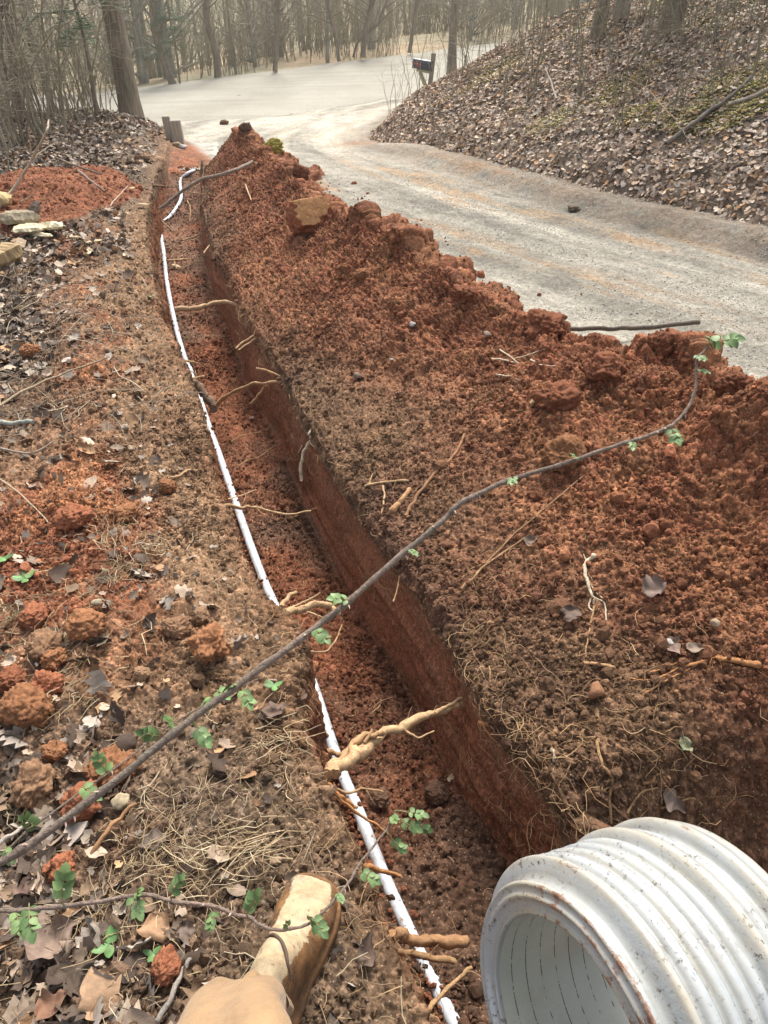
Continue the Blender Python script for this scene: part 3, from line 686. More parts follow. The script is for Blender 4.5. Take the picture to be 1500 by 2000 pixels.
def leaves(name, P, Nn, wgt, n, s0, s1, probs, label, tilt=.35, lift=.02, mat_=None, tint=1., LT=LT):
    ii = pick(P, wgt, n); pos = P[ii] + Nn[ii] * rng.uniform(0, lift, (n, 1)); pos[:, :2] += rng.normal(0, .012, (n, 2))
    M = frames(Nn[ii], tilt=tilt); sc = rng.uniform(s0, s1, n)[:, None] * np.stack([np.ones(n), rng.uniform(.7, 1.2, n), rng.uniform(-.4, 1.0, n)], 1)
    ci = rng.choice(len(LC), n, p=np.array(probs) / sum(probs)); col = LC[ci] * rng.uniform(.75, 1.25, (n, 1)) * tint
    k = rng.integers(0, len(LT), n); pc = [scatter(LT[j][0], LT[j][1], pos[k == j], M[k == j], sc[k == j], col[k == j]) for j in range(len(LT)) if (k == j).any()]
    return tag(obj(name, pc, mat_ or LEAF), label, 'leaves', kind='stuff')
fb, dbk = frust(BP)
wb = fb * (BD > -.05) * (BP[:, 1] < 22) * (BD < 9) * (.75 + .5 * sst(-.3, .2, fbm(BP, 1.6, 3, 44))) * (.25 + sst(-.08, .15, BD))
# mesh spacing grows with distance, so weight by cell area
wb = wb * (1 + 1.5 * (BP[:, 1] > 12)) * (1 + 2 * (BD > 4.6))
leaves('leaf_litter', BP, BN, wb, 140000, .022, .066, [4, 8, 7, 3.0, 2.0, 2, 4, 6, 2], 'dead leaves covering the bank', .42, .035, LT=LS, tint=1.38)
lf = sst(-.55, -1.2, Gs - .42 * sst(4, 6.5, GPf[:, 1]) + .4 * fbm(GPf, 1.1, 3, 45)) * sst(1.8, 3.4, GPf[:, 1]) * (GPf[:, 1] < 14.5) + .9 * sst(-.35, -.75, Gs + .25 * fbm(GPf, 3, 2, 46)) * sst(1.25, .9, GPf[:, 1]) * (GPf[:, 0] < .0) + .05 * (Gs < -.15) + .25 * sst(-.6, -.85, GPf[:, 0] / np.maximum(.5, GPf[:, 1] + .6))
wl = fg * np.clip(lf, 0, 2) * (Gs < -.12) * (onroad < .2) * np.maximum(1, dg) ** .6
md = ((GPf[:, 0] + 2.93) / .8) ** 2 + ((GPf[:, 1] - 6.6) / 1.2) ** 2 < 1
wl = wl * ~md
leaves('leaf_litter', GPf, GN, wl, 12500, .030, .075, [6, 5, 3, 1.6, 1, 6, 4, 5, 1], 'grey dead leaves lying on the ground left of the trench', .4, .02)
leaves('leaf_litter', GPf, GN, fg * (Gs < -.12) * (onroad < .3) * ~md * sst(4.2, 6, GPf[:, 1]) * (GPf[:, 1] < 14.5) * (.3 + sst(-.3, .2, fbm(GPf, 1.3, 3, 47))), 9000, .04, .085, [6, 5, 4, 2.5, 1.5, 5, 4, 5, 1], 'leaf litter around the far end of the trench', .45, .03, LT=LS)
leaves('leaf_fragments', GPf, GN, wl + .25 * fg * (Gs < -.05) * (onroad < .2) * ~md, 15000, .010, .032, [6, 5, 3, 2, 1, 8, 4, 4, 1], 'broken bits of dead leaves on the left ground', .7, .012, LT=LS)

# ------------------------------------------------------------------ straw, grass and hair roots
def blades(P, Nn, wgt, n, l0, l1, r0, cols, curve=.5, clump=None, flatness=.25, seg=5):
    ii = pick(P, wgt, n); pos = P[ii] + Nn[ii] * .006
    if clump:
        cc = pick(P, wgt, clump[0]); a = rng.integers(0, clump[0], n); pos = P[cc[a]] + Nn[cc[a]] * .01 + rng.normal(0, 1, (n, 3)) * np.array([clump[1], clump[1], .006]); ii = cc[a]
    th = rng.uniform(0, 2 * np.pi, n)
    if clump: th = th * .35 + rng.uniform(0, 6.28, clump[0])[a]
    L = rng.uniform(l0, l1, n); cv = rng.normal(0, curve, n); nn = Nn[ii]
    d = np.stack([np.cos(th), np.sin(th), np.zeros(n)], 1); d -= nn * (d * nn).sum(1, keepdims=True); e_ = np.cross(nn, d)
    up = rng.uniform(0, flatness, n); t = np.linspace(-.5, .5, seg)
    C = pos[:, None] + L[:, None, None] * (t[None, :, None] * d[:, None] + (cv[:, None] * (t ** 2)[None])[..., None] * e_[:, None] + ((up[:, None] * (.25 - t ** 2)[None]) + rng.normal(0, .03, (n, seg)))[..., None] * nn[:, None] + (rng.normal(0, .04, (n, seg)))[..., None] * e_[:, None])
    r = (r0 * rng.uniform(.6, 1.5, n))[:, None] * (1 - .6 * np.abs(t) * 1.2)[None]
    T = np.gradient(C, axis=1); T /= np.linalg.norm(T, axis=-1, keepdims=True) + 1e-9
    A = np.cross(T, nn[:, None]); A /= np.linalg.norm(A, axis=-1, keepdims=True) + 1e-9; B = np.cross(A, T)
    V = np.stack([C + r[..., None] * A, C - .5 * r[..., None] * A + .8 * r[..., None] * B, C - .5 * r[..., None] * A - .8 * r[..., None] * B], 2)  # n,seg,3,3
    f = []
    for i in range(seg - 1):
        for j in range(3): f.append((i * 3 + j, i * 3 + (j + 1) % 3, i * 3 + 3 + (j + 1) % 3, i * 3 + 3 + j))
    f = np.array(f); F = f[None] + (np.arange(n) * seg * 3)[:, None, None]
    cols = np.array(cols); c = cols[rng.integers(0, len(cols), n)] * rng.uniform(.75, 1.2, (n, 1))
    return (V.reshape(-1, 3), F.reshape(-1, 4), np.repeat(c, seg * 3, 0))
SC_ = [(.44, .33, .19), (.34, .24, .14), (.50, .41, .27), (.26, .18, .11), (.19, .14, .10)]
ws = fg * (.25 + .75 * sst(-.10, -.4, Gs)) * (Gs < -.05) * (onroad < .2) * ~md * (.15 + sst(-.05, .4, fbm(GPf, 2.2, 3, 55))) * (.4 + .8 * sst(1.3, .9, GPf[:, 1]) + .5 * sst(-.5, -1.0, Gs))
pc = [blades(GPf, GN, ws, 3600, .03, .12, .0010, SC_, .7, None, .3), blades(GPf, GN, ws * (GPf[:, 1] < 3.5), 1500, .05, .13, .0010, SC_[:4], .8, (34, .035), .5)]
pc += [blades(GPf, GN, ws * (GPf[:, 1] > 2.5), 2200, .08, .35, .0024, [(.26, .21, .16), (.38, .31, .22), (.16, .12, .09)], .3, None, .25)]
tag(obj('dead_grass', pc, STRAW), 'dry grass blades and straw tangled over the ground', 'grass', kind='stuff')
RC = [(.42, .26, .13), (.33, .19, .09), (.50, .34, .19), (.22, .13, .07)]
wr = fg * (np.exp(-((Gs + .03) / .10) ** 2) + .12 * (Gs > 0) * (Gs < Gw)) * (GPf[:, 1] < 8)
q_ = (HP[:, 0] - Lx(HP[:, 1]) - Wd(HP[:, 1])); wrh = fh * (np.exp(-(q_ / .28) ** 2) + .10) * (.15 + sst(0, .3, fbm(HP, 2.5, 2, 58)))
pc = [blades(GPf, GN, wr, 1500, .02, .10, .0007, RC, 1.2, None, .6), blades(GPf, GN, fg * (Gs > Gw - .03) * (Gs < Gw + .04) * (GPf[:, 2] > -.3) * (GPf[:, 1] < 7) * (.1 + sst(0, .35, fbm(GPf, 3.5, 2, 59))), 650, .03, .12, .0009, RC, 1.0, None, 1.2), blades(HP, HN, wrh, 1200, .02, .10, .00065, RC, 1.4, None, .5), blades(HP, HN, wrh * (q_ < .5), 200, .04, .12, .0008, RC, 1.2, (24, .03), .6)]
tag(obj('hair_roots', pc, STRAW), 'fine torn rootlets sticking out of the soil', 'roots', kind='stuff')
# twigs lying on the bank + mossy patches
pc = [blades(BP, BN, wb * (BD > .2), 1500, .12, .7, .0036, [(.20, .16, .13), (.30, .25, .20), (.12, .09, .07), (.36, .27, .17)], .25, None, .5, 6)]
tag(obj('fallen_twigs', pc, STRAW), 'small dry twigs caught in the leaves of the bank', 'twigs', kind='stuff')
mosz = .5 * sst(.2, .4, fbm(BP, 1.5, 3, 99)) * (BD > .8)
for mx, my, mr in ((1450, 195, .5), (1200, 180, .3), (1090, 235, .28), (980, 130, .35), (950, 140, .3), (1245, 225, .25), (1320, 240, .2), (1480, 165, .4)):
    c0 = hits([mx], [my])[0]; mosz = mosz + 9 * np.exp(-(((BP[:, 0] - c0[0]) / (mr * .55)) ** 2 + ((BP[:, 1] - c0[1]) / (mr * .7)) ** 2)) * (.2 + sst(-.1, .3, fbm(BP, 5, 2, 98)))
pc = [blades(BP + BN * .022, BN, fb * mosz * (BP[:, 1] < 18), 13000, .02, .05, .0045, [(.34, .27, .05), (.24, .22, .04), (.42, .33, .07), (.15, .16, .04), (.30, .19, .06)], .6, None, .9, 3)]
tag(obj('moss', pc, GREEN), 'yellow green moss patches on the bank', 'moss', kind='stuff')
# ================================================================== THINGS
def atd(px, py, t):
    d = ray(px, py); return np.array([d[0] * t, d[1] * t, CH + d[2] * t])
def onsurf(px, py, lift=0.):
    p = hits([px], [py])[0]; p[2] += lift; return p
bpy.context.view_layer.update(); _dg = bpy.context.evaluated_depsgraph_get(); _ev = [q.evaluated_get(_dg) for q in GOBJ]
def hits(px, py):
    out = []
    for a, b in zip(np.atleast_1d(px), np.atleast_1d(py)):
        d = ray(a, b); d = Vector(d / np.linalg.norm(d)); best = None
        for q in _ev:
            ok, loc, nr_, ix = q.ray_cast(Vector((0, 0, CH)), d)
            if ok and (best is None or loc.length < best.length): best = loc.copy()
        out.append(tuple(best) if best is not None else tuple(at(a, b, 0.)))
    return np.array(out)
def ground_z(x, y):
    z = -9
    for q in _ev:
        ok, loc, nr_, ix = q.ray_cast(Vector((x, y, 6)), Vector((0, 0, -1)))
        if ok: z = max(z, loc.z)
    return z
def path3(pts, lift):
    """(px,py) rests on the surface; (px,py,z) is held at that height"""
    return np.array([at(*p) if len(p) == 3 else onsurf(p[0], p[1], lift) for p in pts])
def wig(P, a, r):
    Q = P.copy(); n = len(P); w_ = r.normal(0, a, (n, 3)); w_[0] = 0
    for _ in range(1): w_[1:-1] = (w_[:-2] + 2 * w_[1:-1] + w_[2:]) / 4
    return Q + w_
def limb(pts, r0, r1, lift=None, k=7, wg=.0, r=None, col=(.46, .31, .17), kn=.12, n=7, pw=1.):
    r = r or rng; P = path3(pts, (r0 * .5 + .001) if lift is None else lift); P = spline(P, n); P = wig(P, wg or r0 * .35, r)
    t = np.linspace(0, 1, len(P)); rad = r0 + (r1 - r0) * t ** pw; rad = rad * (1 + kn * .6 * np.sin(t * 19 + r.uniform(0, 6)))
    c = np.array(col) * r.uniform(.9, 1.1); return tube(P, rad, k, rough=kn, col=c, rg=r)
def rooty(label, main, r0, r1, br=(), col=(.46, .31, .17), name='exposed_root', cat='root', group='roots exposed by the digging', mt=None, seed=1, lift=None, hair=0, kn=.12):
    r = np.random.default_rng(seed); parts = limb(main, r0, r1, lift, r=r, col=col, kn=kn)
    for b in br: parts += limb(b[0], b[1], b[2], lift, r=r, col=col, k=5)
    V = parts[0][0]
    for _ in range(hair):
        p = V[r.integers(0, len(V))]; L = r.uniform(.02, .07); d = r.normal(0, 1, 3); d[2] = -abs(d[2]) * .5; d /= np.linalg.norm(d)
        Q = p + d * L * np.linspace(0, 1, 5)[:, None] + np.cumsum(r.normal(0, .004, (5, 3)), 0); parts += tube(Q, np.linspace(.0011, .0005, 5), 3, False, col=np.array(col))
    org = parts[0][0].mean(0)
    return tag(obj(name, parts, mt or ROOT, origin=org), label, cat, group)
PALE = (.50, .33, .18); TANR = (.40, .245, .125); ORG = (.46, .22, .09); CREAM = (.58, .47, .33); BRN = (.20, .13, .08)
rooty('thickest root, spanning the trench and torn into two tips at the right wall', [(650, 1512, -.06), (690, 1480, -.10), (735, 1448, -.13), (790, 1418, -.15), (850, 1393, -.16), (885, 1378, -.16), (916, 1370, -.16)], .021, .006,
      [([(850, 1393, -.155), (885, 1372, -.15), (915, 1358, -.15), (934, 1345, -.16)], .007, .003), ([(790, 1425, -.15), (815, 1440, -.15), (848, 1428, -.15), (880, 1442, -.15)][:3], .004, .002)], PALE, seed=2, hair=8, kn=.16)
rooty('stubby forked root lying over the white pipe beside the thickest root', [(640, 1510, -.05), (670, 1480, -.08), (700, 1448, -.10), (722, 1430, -.10)], .011, .008, [([(718, 1440, -.10), (735, 1434, -.10), (748, 1434, -.10)], .009, .007), ([(712, 1450, -.10), (728, 1425, -.09)], .005, .004), ([(640, 1468, -.08), (660, 1473, -.1), (682, 1472, -.1)], .008, .005)], TANR, seed=3, hair=4)
rooty('fat pale root bending out of the left lip where the pipe disappears', [(555, 1195, -.01), (590, 1188, -.05), (620, 1178, -.06), (645, 1185, -.07), (664, 1200, -.08)], .012, .008, [([(550, 1185, -.02), (565, 1165, -.04), (578, 1156, -.05)], .008, .007), ([(560, 1190, -.02), (600, 1172, -.03), (626, 1157, -.03)], .004, .002), ([(600, 1195, -.04), (615, 1200, -.05), (635, 1208, -.06)], .004, .002)], PALE, seed=4, hair=10)
rooty('thin zigzag root crossing the pipe just below the thickest root', [(640, 1535, -.02), (680, 1548, -.06), (710, 1540, -.08), (750, 1548, -.10)], .004, .002, [([(715, 1543, -.08), (728, 1565, -.1)], .002, .001)], TANR, seed=5)
rooty('long thin root hanging across the pipe above the curled leaf', [(640, 1530, -.01), (665, 1560, -.04), (700, 1590, -.09), (735, 1610, -.12), (760, 1630, -.14)], .005, .002, [([(655, 1550, -.03), (680, 1565, -.06), (700, 1580, -.08)], .006, .004)], ORG, seed=6)
rooty('short orange root poking over the pipe beside the green rose leaves', [(715, 1692, -.03), (745, 1698, -.08), (785, 1713, -.12)], .007, .004, (), ORG, seed=7)
rooty('thick cut root with pale end lying over the pipe near the culvert mouth', [(765, 1822, -.08), (800, 1830, -.12), (850, 1836, -.14), (912, 1842, -.15)], .013, .011, (), (.36, .2, .1), seed=8, hair=6, kn=.18)
rooty('thinner cut root just below the thick cut one, near the culvert mouth', [(775, 1858, -.10), (820, 1866, -.13), (888, 1876, -.15)], .006, .007, (), (.34, .2, .1), seed=9, hair=4)
rooty('slanting root with a small fork beside the lower left of the culvert', [(828, 1990, -.04), (850, 1955, -.08), (885, 1920, -.10), (920, 1886, -.10)], .005, .004, [([(900, 1905, -.10), (918, 1897, -.1), (940, 1908, -.1)], .002, .001), ([(828, 1970, -.04), (818, 1985, -.02), (812, 2005, 0)], .003, .002)], TANR, seed=10)
rooty('smooth bare root bridging the trench like a rail in the far half', [(342, 604, -.12), (375, 602, -.12), (405, 596, -.12), (430, 590, -.11), (472, 597, -.10)], .017, .012, (), PALE, seed=11)
rooty('arched pale root leaning from the trench floor to the right lip with two side arms', [(420, 796, -.30), (440, 775, -.22), (470, 758, -.14), (510, 748, -.08), (575, 746, -.02)], .011, .006, [([(500, 720, -.02), (530, 727, -.03), (558, 742, -.03)], .007, .005), ([(520, 752, -.09), (508, 768, -.14), (490, 790, -.2)], .008, .005), ([(575, 746, -.02), (592, 748, .02), (610, 752, .03)], .003, .002), ([(590, 748, .02), (603, 770, .0), (606, 792, -.03)], .002, .001)], TANR, seed=12, hair=6)
rooty('dark broken root stub jutting over the pipe from the left lip', [(352, 735, -.02), (380, 752, -.08), (402, 775, -.13), (418, 803, -.18)], .019, .020, (), (.22, .15, .10), seed=13, hair=8, kn=.2)
rooty('short level root above the dark broken stub', [(343, 742, .0), (370, 740, -.04), (398, 735, -.07)], .006, .006, (), TANR, seed=14)
rooty('hooked root above the level one on the left lip', [(345, 722, .0), (362, 705, -.03), (385, 709, -.06)], .007, .004, [([(372, 706, -.04), (380, 720, -.08), (382, 732, -.1)], .005, .003)], TANR, seed=15, hair=5)
rooty('pale crooked root hanging down the smooth right wall in mid trench', [(588, 940, -.22), (588, 912, -.17), (592, 885, -.12), (606, 858, -.06), (604, 845, -.03), (628, 822, .0), (652, 800, .04)], .008, .005, [([(606, 866, -.06), (622, 880, -.08)], .002, .001), ([(590, 870, -.1), (582, 885, -.13)], .002, .001)], CREAM, seed=16)
rooty('branching thin root lying across the trench floor at mid length', [(430, 984, -.03), (462, 990, -.1), (500, 990, -.16), (520, 996, -.18), (560, 1005, -.2), (607, 999, -.2)], .007, .004, [([(445, 975, -.06), (470, 968, -.1), (500, 957, -.12)], .003, .002), ([(500, 992, -.16), (520, 1012, -.2)], .003, .002), ([(470, 990, -.12), (478, 975, -.1), (480, 965, -.1)], .002, .001)], PALE, seed=17, hair=6)
rooty('slim root bent at a right angle on the right lip beside the orange stub', [(712, 952), (745, 944), (800, 940)], .005, .004, [([(748, 950), (750, 975), (745, 1012)], .004, .003), ([(722, 945), (728, 925)], .003, .002)], PALE, seed=18)
rooty('short fat orange root stub lying on the right lip', [(765, 1004), (778, 985), (803, 960)], .013, .009, (), (.52, .30, .15), seed=19)
rooty('long curved root trailing up the spoil heap from the right lip', [(793, 1010), (805, 985), (828, 955), (850, 925), (880, 900), (893, 880), (906, 850)], .007, .005, (), (.36, .19, .10), seed=20)
rooty('thin pale root forked like a twig on the upper spoil heap', [(960, 702), (985, 705), (1012, 711)], .004, .003, [([(976, 684), (995, 697), (1014, 712)], .004, .003), ([(985, 704), (1020, 698), (1065, 683)], .003, .002)], CREAM, seed=21)
rooty('wavy pale rootlet right of the forked one on the heap', [(1037, 704), (1055, 714), (1086, 717)], .004, .002, (), CREAM, seed=22)
rooty('straight pale rootlet below the forked one on the heap', [(970, 733), (995, 736), (1024, 731)], .004, .002, [([(1000, 736), (1016, 744)], .002, .001)], CREAM, seed=23)
rooty('short fat cream stub of root lying on the red face of the heap', [(1037, 793), (1050, 787), (1075, 786)], .013, .010, (), PALE, seed=24)
rooty('pale stringy root hanging from a knot of dark leaves on the heap', [(1162, 1088), (1145, 1100), (1143, 1130), (1155, 1160), (1160, 1180)], .007, .003, [([(1145, 1130), (1165, 1160), (1186, 1175)], .003, .002), ([(1157, 1165), (1150, 1185), (1160, 1197)], .003, .002), ([(1160, 1168), (1180, 1180), (1184, 1212)], .003, .002), ([(1146, 1100), (1138, 1075), (1144, 1045)], .002, .001)], CREAM, seed=25, hair=8)
rooty('thin long root running straight down below the stringy knot', [(1160, 1185), (1154, 1215), (1148, 1245), (1143, 1280)], .003, .002, [([(1150, 1240), (1160, 1265)], .002, .001), ([(1143, 1278), (1125, 1283)], .002, .001), ([(1143, 1276), (1165, 1280)], .002, .001)], TANR, seed=26)
rooty('little tan root lying level under the stringy ones', [(1140, 1298), (1165, 1298), (1200, 1306)], .005, .005, (), TANR, seed=27)
rooty('orange tapering root with a fan of pale threads at the right edge of the photo', [(1482, 1302), (1450, 1297), (1420, 1290), (1385, 1290), (1330, 1310)], .009, .003, [([(1390, 1290), (1330, 1293), (1280, 1312), (1230, 1310)], .003, .002), ([(1360, 1300), (1300, 1330), (1265, 1352), (1240, 1370)], .003, .002), ([(1340, 1300), (1270, 1330), (1215, 1322)], .003, .002), ([(1420, 1290), (1400, 1280)], .003, .002), ([(1300, 1300), (1250, 1296), (1215, 1300)], .002, .001)], ORG, seed=28, hair=16)
rooty('bent root with a hooked side shoot low on the right wall', [(935, 1412, -.08), (960, 1412, -.07), (985, 1404, -.05), (1012, 1383, -.02), (1038, 1355, .0)], .007, .005, [([(1026, 1378, -.01), (1038, 1383, -.02), (1040, 1400, -.04)], .004, .003)], ORG, seed=29)
rooty('thin wavy root just above the hooked one on the right wall', [(946, 1392, -.06), (965, 1378, -.05), (982, 1365, -.03), (990, 1352, -.02), (1008, 1346, .0)], .004, .003, [([(995, 1350, -.01), (1005, 1360, -.02)], .002, .001)], TANR, seed=30)
rooty('broom of thin roots sloping down the brown side of the heap', [(902, 1152), (925, 1130), (948, 1105), (985, 1080), (1035, 1045)], .005, .002, [([(948, 1105), (930, 1118), (868, 1140)], .003, .001), ([(960, 1098), (920, 1112), (900, 1120)], .003, .001), ([(950, 1100), (1000, 1050), (1045, 1010), (1140, 930)], .003, .002), ([(925, 1130), (905, 1140), (895, 1132)], .002, .001)], TANR, seed=31, hair=14)
rooty('forked root dangling on the far right wall below the bare rail root', [(460, 680, -.08), (475, 668, -.06), (500, 652, -.03), (512, 633, 0), (530, 610, .03)], .006, .004, [([(466, 684, -.08), (490, 668, -.06), (510, 656, -.02), (552, 655, .02)], .006, .004), ([(495, 655, -.03), (500, 640, .0)], .003, .002)], PALE, seed=32, hair=5)
rooty('small crooked root on the left bank above the branching trench root', [(330, 936), (350, 930), (366, 921), (386, 921)], .005, .004, [([(350, 930), (362, 925)], .003, .002)], PALE, seed=33)
rooty('spidery root hanging straight down behind the top of the culvert', [(1165, 1385), (1170, 1430), (1168, 1460), (1175, 1495), (1195, 1520), (1190, 1560), (1192, 1612)], .005, .003, [([(1172, 1440), (1150, 1442), (1125, 1440)], .003, .001), ([(1180, 1500), (1205, 1510), (1220, 1470)], .003, .002), ([(1193, 1535), (1175, 1545), (1180, 1530)], .003, .002), ([(1192, 1570), (1225, 1600), (1260, 1612)], .003, .001), ([(1170, 1430), (1190, 1400), (1200, 1392)], .002, .001)], TANR, seed=34, hair=12)
rooty('knot of short roots beside the grey leaf above the culvert', [(1255, 1532), (1275, 1525), (1278, 1515), (1295, 1510)], .004, .003, [([(1240, 1560), (1262, 1545), (1300, 1535)], .003, .002), ([(1225, 1590), (1238, 1565), (1262, 1545)], .003, .002), ([(1290, 1580), (1320, 1570), (1350, 1560), (1370, 1572)], .003, .002)], TANR, seed=35, hair=12)
rooty('small level root near the far S bend of the white pipe', [(360, 376, -.06), (382, 377, -.04), (405, 381, -.02)], .007, .005, (), TANR, seed=36)
rooty('thin upright root beside the far S bend', [(366, 392, -.2), (372, 408, -.22), (370, 432, -.25)], .006, .004, (), TANR, seed=37)
rooty('jagged root climbing the far right wall', [(398, 495, -.08), (412, 475, -.05), (425, 455, 0), (436, 436, .04)], .007, .004, [([(412, 475, -.05), (420, 478, -.04)], .004, .002)], PALE, seed=38, hair=4)
rooty('pair of short roots across the far trench floor', [(355, 470, -.15), (380, 462, -.15), (388, 457, -.14)], .006, .004, [([(360, 472, -.16), (378, 468, -.16), (390, 462, -.15)], .004, .003)], TANR, seed=39)
rooty('flat yellowish root lying under the rail root toward the far end', [(325, 508, -.08), (345, 508, -.1), (362, 506, -.12)], .007, .009, [([(340, 510, -.1), (345, 525, -.12)], .004, .003)], TANR, seed=40)
rooty('pinkish root draped over the far left lip beside the pipe', [(316, 432, -.02), (330, 445, -.06), (338, 455, -.1)], .006, .004, (), TANR, seed=41)
rooty('straight sliver of root standing on the far part of the heap', [(480, 368), (486, 385), (492, 400)], .007, .004, (), PALE, seed=42, lift=.03)
rooty('thin root looping on the trench floor in front of the arched one', [(465, 910, -.33), (485, 898, -.33), (505, 892, -.33), (540, 868, -.33)], .003, .002, (), TANR, seed=43)
rooty('faint thin root on the trench floor beyond the looping one', [(452, 862, -.34), (475, 850, -.34), (510, 844, -.34)], .003, .002, (), TANR, seed=44)
rooty('curved rootlet on the trench floor right of the fat pale root', [(600, 1272, -.2), (635, 1272, -.24), (655, 1250, -.26), (668, 1220, -.26)], .0035, .002, (), PALE, seed=45)
rooty('single thin root standing out of the middle of the right wall', [(768, 1175, -.1), (776, 1150, -.08), (780, 1125, -.06)], .003, .002, (), PALE, seed=46)
rooty('small hooked cream rootlet low on the brown soil left of the culvert top', [(1078, 1465), (1083, 1475), (1082, 1490)], .005, .003, (), CREAM, seed=47)
rooty('short matchstick root on the brown slope above the hooked root', [(953, 1295), (957, 1315), (956, 1335)], .003, .002, (), TANR, seed=48)
rooty('curled rootlet with pale bark on the brown slope below the trailing root', [(925, 1240), (940, 1228), (957, 1215)], .004, .003, (), PALE, seed=49)

# ---- sticks
def stick(label, main, r0, r1, col, br=(), seed=1, lift=None, name='fallen_stick', mt=None):
    return rooty(label, main, r0, r1, br, col, name, 'stick', None, mt or ROOT, seed, lift, 0, .06)
stick('dark straight branch lying on the gravel behind the crest of the heap', [(1075, 648, .06), (1140, 642, .07), (1210, 641, .07), (1290, 638, .06), (1365, 629, .05)], .011, .012, (.12, .095, .075), seed=60)
stick('short dark stick on the gravel at the edge of the far heap', [(758, 460, .06), (790, 463, .03), (828, 465, .02)], .010, .007, (.11, .085, .065), seed=61)
stick('long pale dry stalk lying on the left bank', [(-60, 850), (0, 812), (60, 775), (130, 745), (218, 713)], .007, .004, (.42, .32, .21), seed=62, lift=.04)
stick('thin straw coloured stalk crossing the left edge of the ground', [(-30, 925), (30, 968), (70, 1003), (100, 1036)], .004, .002, (.40, .31, .2), seed=63, lift=.03)
stick('short grey stick near the bottom edge left of the boot', [(312, 2003), (340, 1955), (358, 1910), (374, 1882)], .005, .004, (.33, .29, .25), seed=64, lift=.02)
stick('reddish stick lying under the long rose cane', [(183, 1678), (210, 1640), (240, 1605), (270, 1578)], .005, .004, (.36, .20, .10), seed=65, lift=.02)
stick('pale broken stick at the left edge below the rose cane', [(-10, 1690), (30, 1660), (60, 1640), (95, 1622)], .005, .003, (.46, .40, .33), seed=66, lift=.05)
stick('grey sapling stem arching over the far end of the trench', [(312, 408, .02), (340, 385, .12), (380, 357, .24), (420, 343, .32), (460, 332, .36), (492, 317, .38)], .013, .015, (.30, .24, .19), seed=67)
stick('leaning dry branch with side twigs at the left edge behind the split log', [(-20, 420, .12), (25, 370, .25), (60, 315, .45), (88, 262, .68), (95, 235, .75)], .014, .006, (.46, .38, .29), [([(40, 395, .16), (58, 385, .2), (66, 378, .26)], .006, .003), ([(60, 320, .44), (75, 300, .5), (110, 278, .55)], .006, .003), ([(60, 300, .5), (58, 270, .62), (55, 250, .7)], .006, .003)], seed=68)
stick('long grey fallen branch slanting up the leafy bank', [(1145, 545), (1240, 490), (1330, 430), (1400, 352), (1460, 300)][0:5] if False else [(1300, 292), (1340, 262), (1390, 225), (1430, 195), (1462, 165)], .020, .012, (.20, .17, .145), [([(1345, 262), (1370, 235), (1400, 200)], .008, .005)], seed=69, lift=.05)
stick('pale split branch reaching in from the right edge above the bank moss', [(1418, 220), (1450, 210), (1510, 185)], .012, .017, (.33, .29, .24), seed=70, lift=.06)
stick('curved bare briar stem arching over the middle of the bank', [(1318, 268), (1290, 240), (1262, 205), (1240, 188), (1210, 176)], .007, .004, (.36, .25, .15), seed=71, lift=.12)
stick('thin upright dead stem leaning on the bank left of the briar', [(1084, 218), (1075, 190), (1062, 152)], .012, .006, (.34, .28, .24), seed=72, lift=.12)
stick('low dark branch lying along the crown of the bank', [(1080, 48), (1110, 40), (1145, 36)], .022, .012, (.13, .11, .09), seed=73, lift=.1)
stick('grey stick resting on litter beside the small red mound', [(155, 345), (185, 370), (205, 385)], .011, .008, (.25, .20, .16), seed=74, lift=.05)
stick('thin dark stick on the litter between the mound and the trench', [(110, 318), (150, 335), (200, 352)], .010, .008, (.18, .14, .11), seed=75, lift=.05)
stick('straight twig stuck in the ground near the trench beyond the mound', [(218, 418), (232, 400), (252, 378)], .006, .004, (.4, .33, .25), seed=76, lift=.06)
stick('silvery lichen covered stick low on the left bank edge', [(-10, 832), (30, 834), (70, 831)], .011, .009, (.40, .42, .36), seed=77, lift=.02)
stick('dry stem lying across litter below the silvery stick', [(-20, 880), (60, 895), (110, 870)], .005, .003, (.3, .25, .2), seed=78, lift=.02)
stick('long thin brown twig lying on the edge of the far trench', [(300, 370), (330, 372), (346, 374)], .006, .004, (.25, .16, .1), seed=79, lift=.04)

# ---- thin white pipe in the trench
pp = [(925, 2060, -.40), (888, 2000, -.40), (838, 1900, -.40), (790, 1800, -.40), (745, 1700, -.40), (702, 1590, -.40), (668, 1510, -.40), (641, 1430, -.40), (610, 1335, -.40), (572, 1250, -.40), (530, 1168, -.40), (500, 1095, -.40), (461, 985, -.40), (432, 900, -.40), (405, 825, -.395), (380, 750, -.39), (356, 685, -.38), (338, 615, -.37), (326, 550, -.35), (320, 495, -.33), (313, 450, -.30), (314, 437, -.29), (330, 425, -.27), (346, 404, -.23), (354, 385, -.2), (352, 362, -.16), (354, 350, -.13), (368, 338, -.08), (380, 333, -.08)]
Pp = np.array([at(*p) for p in pp]); Pp = spline(Pp, 8)
wp = empty('water_pipe', Pp[0], 'thin white plastic pipe lying along the left side of the trench floor', 'pipe')
obj('pipe_run', [(a - Pp[0], b, c) for a, b, c in tube(Pp, .0172, 14)], PVC, wp)
for k in (8 * 15 + 3, 8 * 21):
    T_ = Pp[k + 1] - Pp[k - 1]; T_ /= np.linalg.norm(T_)
    Q = np.array([Pp[k] + T_ * e for e in (-.045, -.044, .044, .045)]); obj('coupling', [(a - Pp[0], b, c) for a, b, c in tube(Q, [.017, .0215, .0215, .017], 14)], PVC, wp)

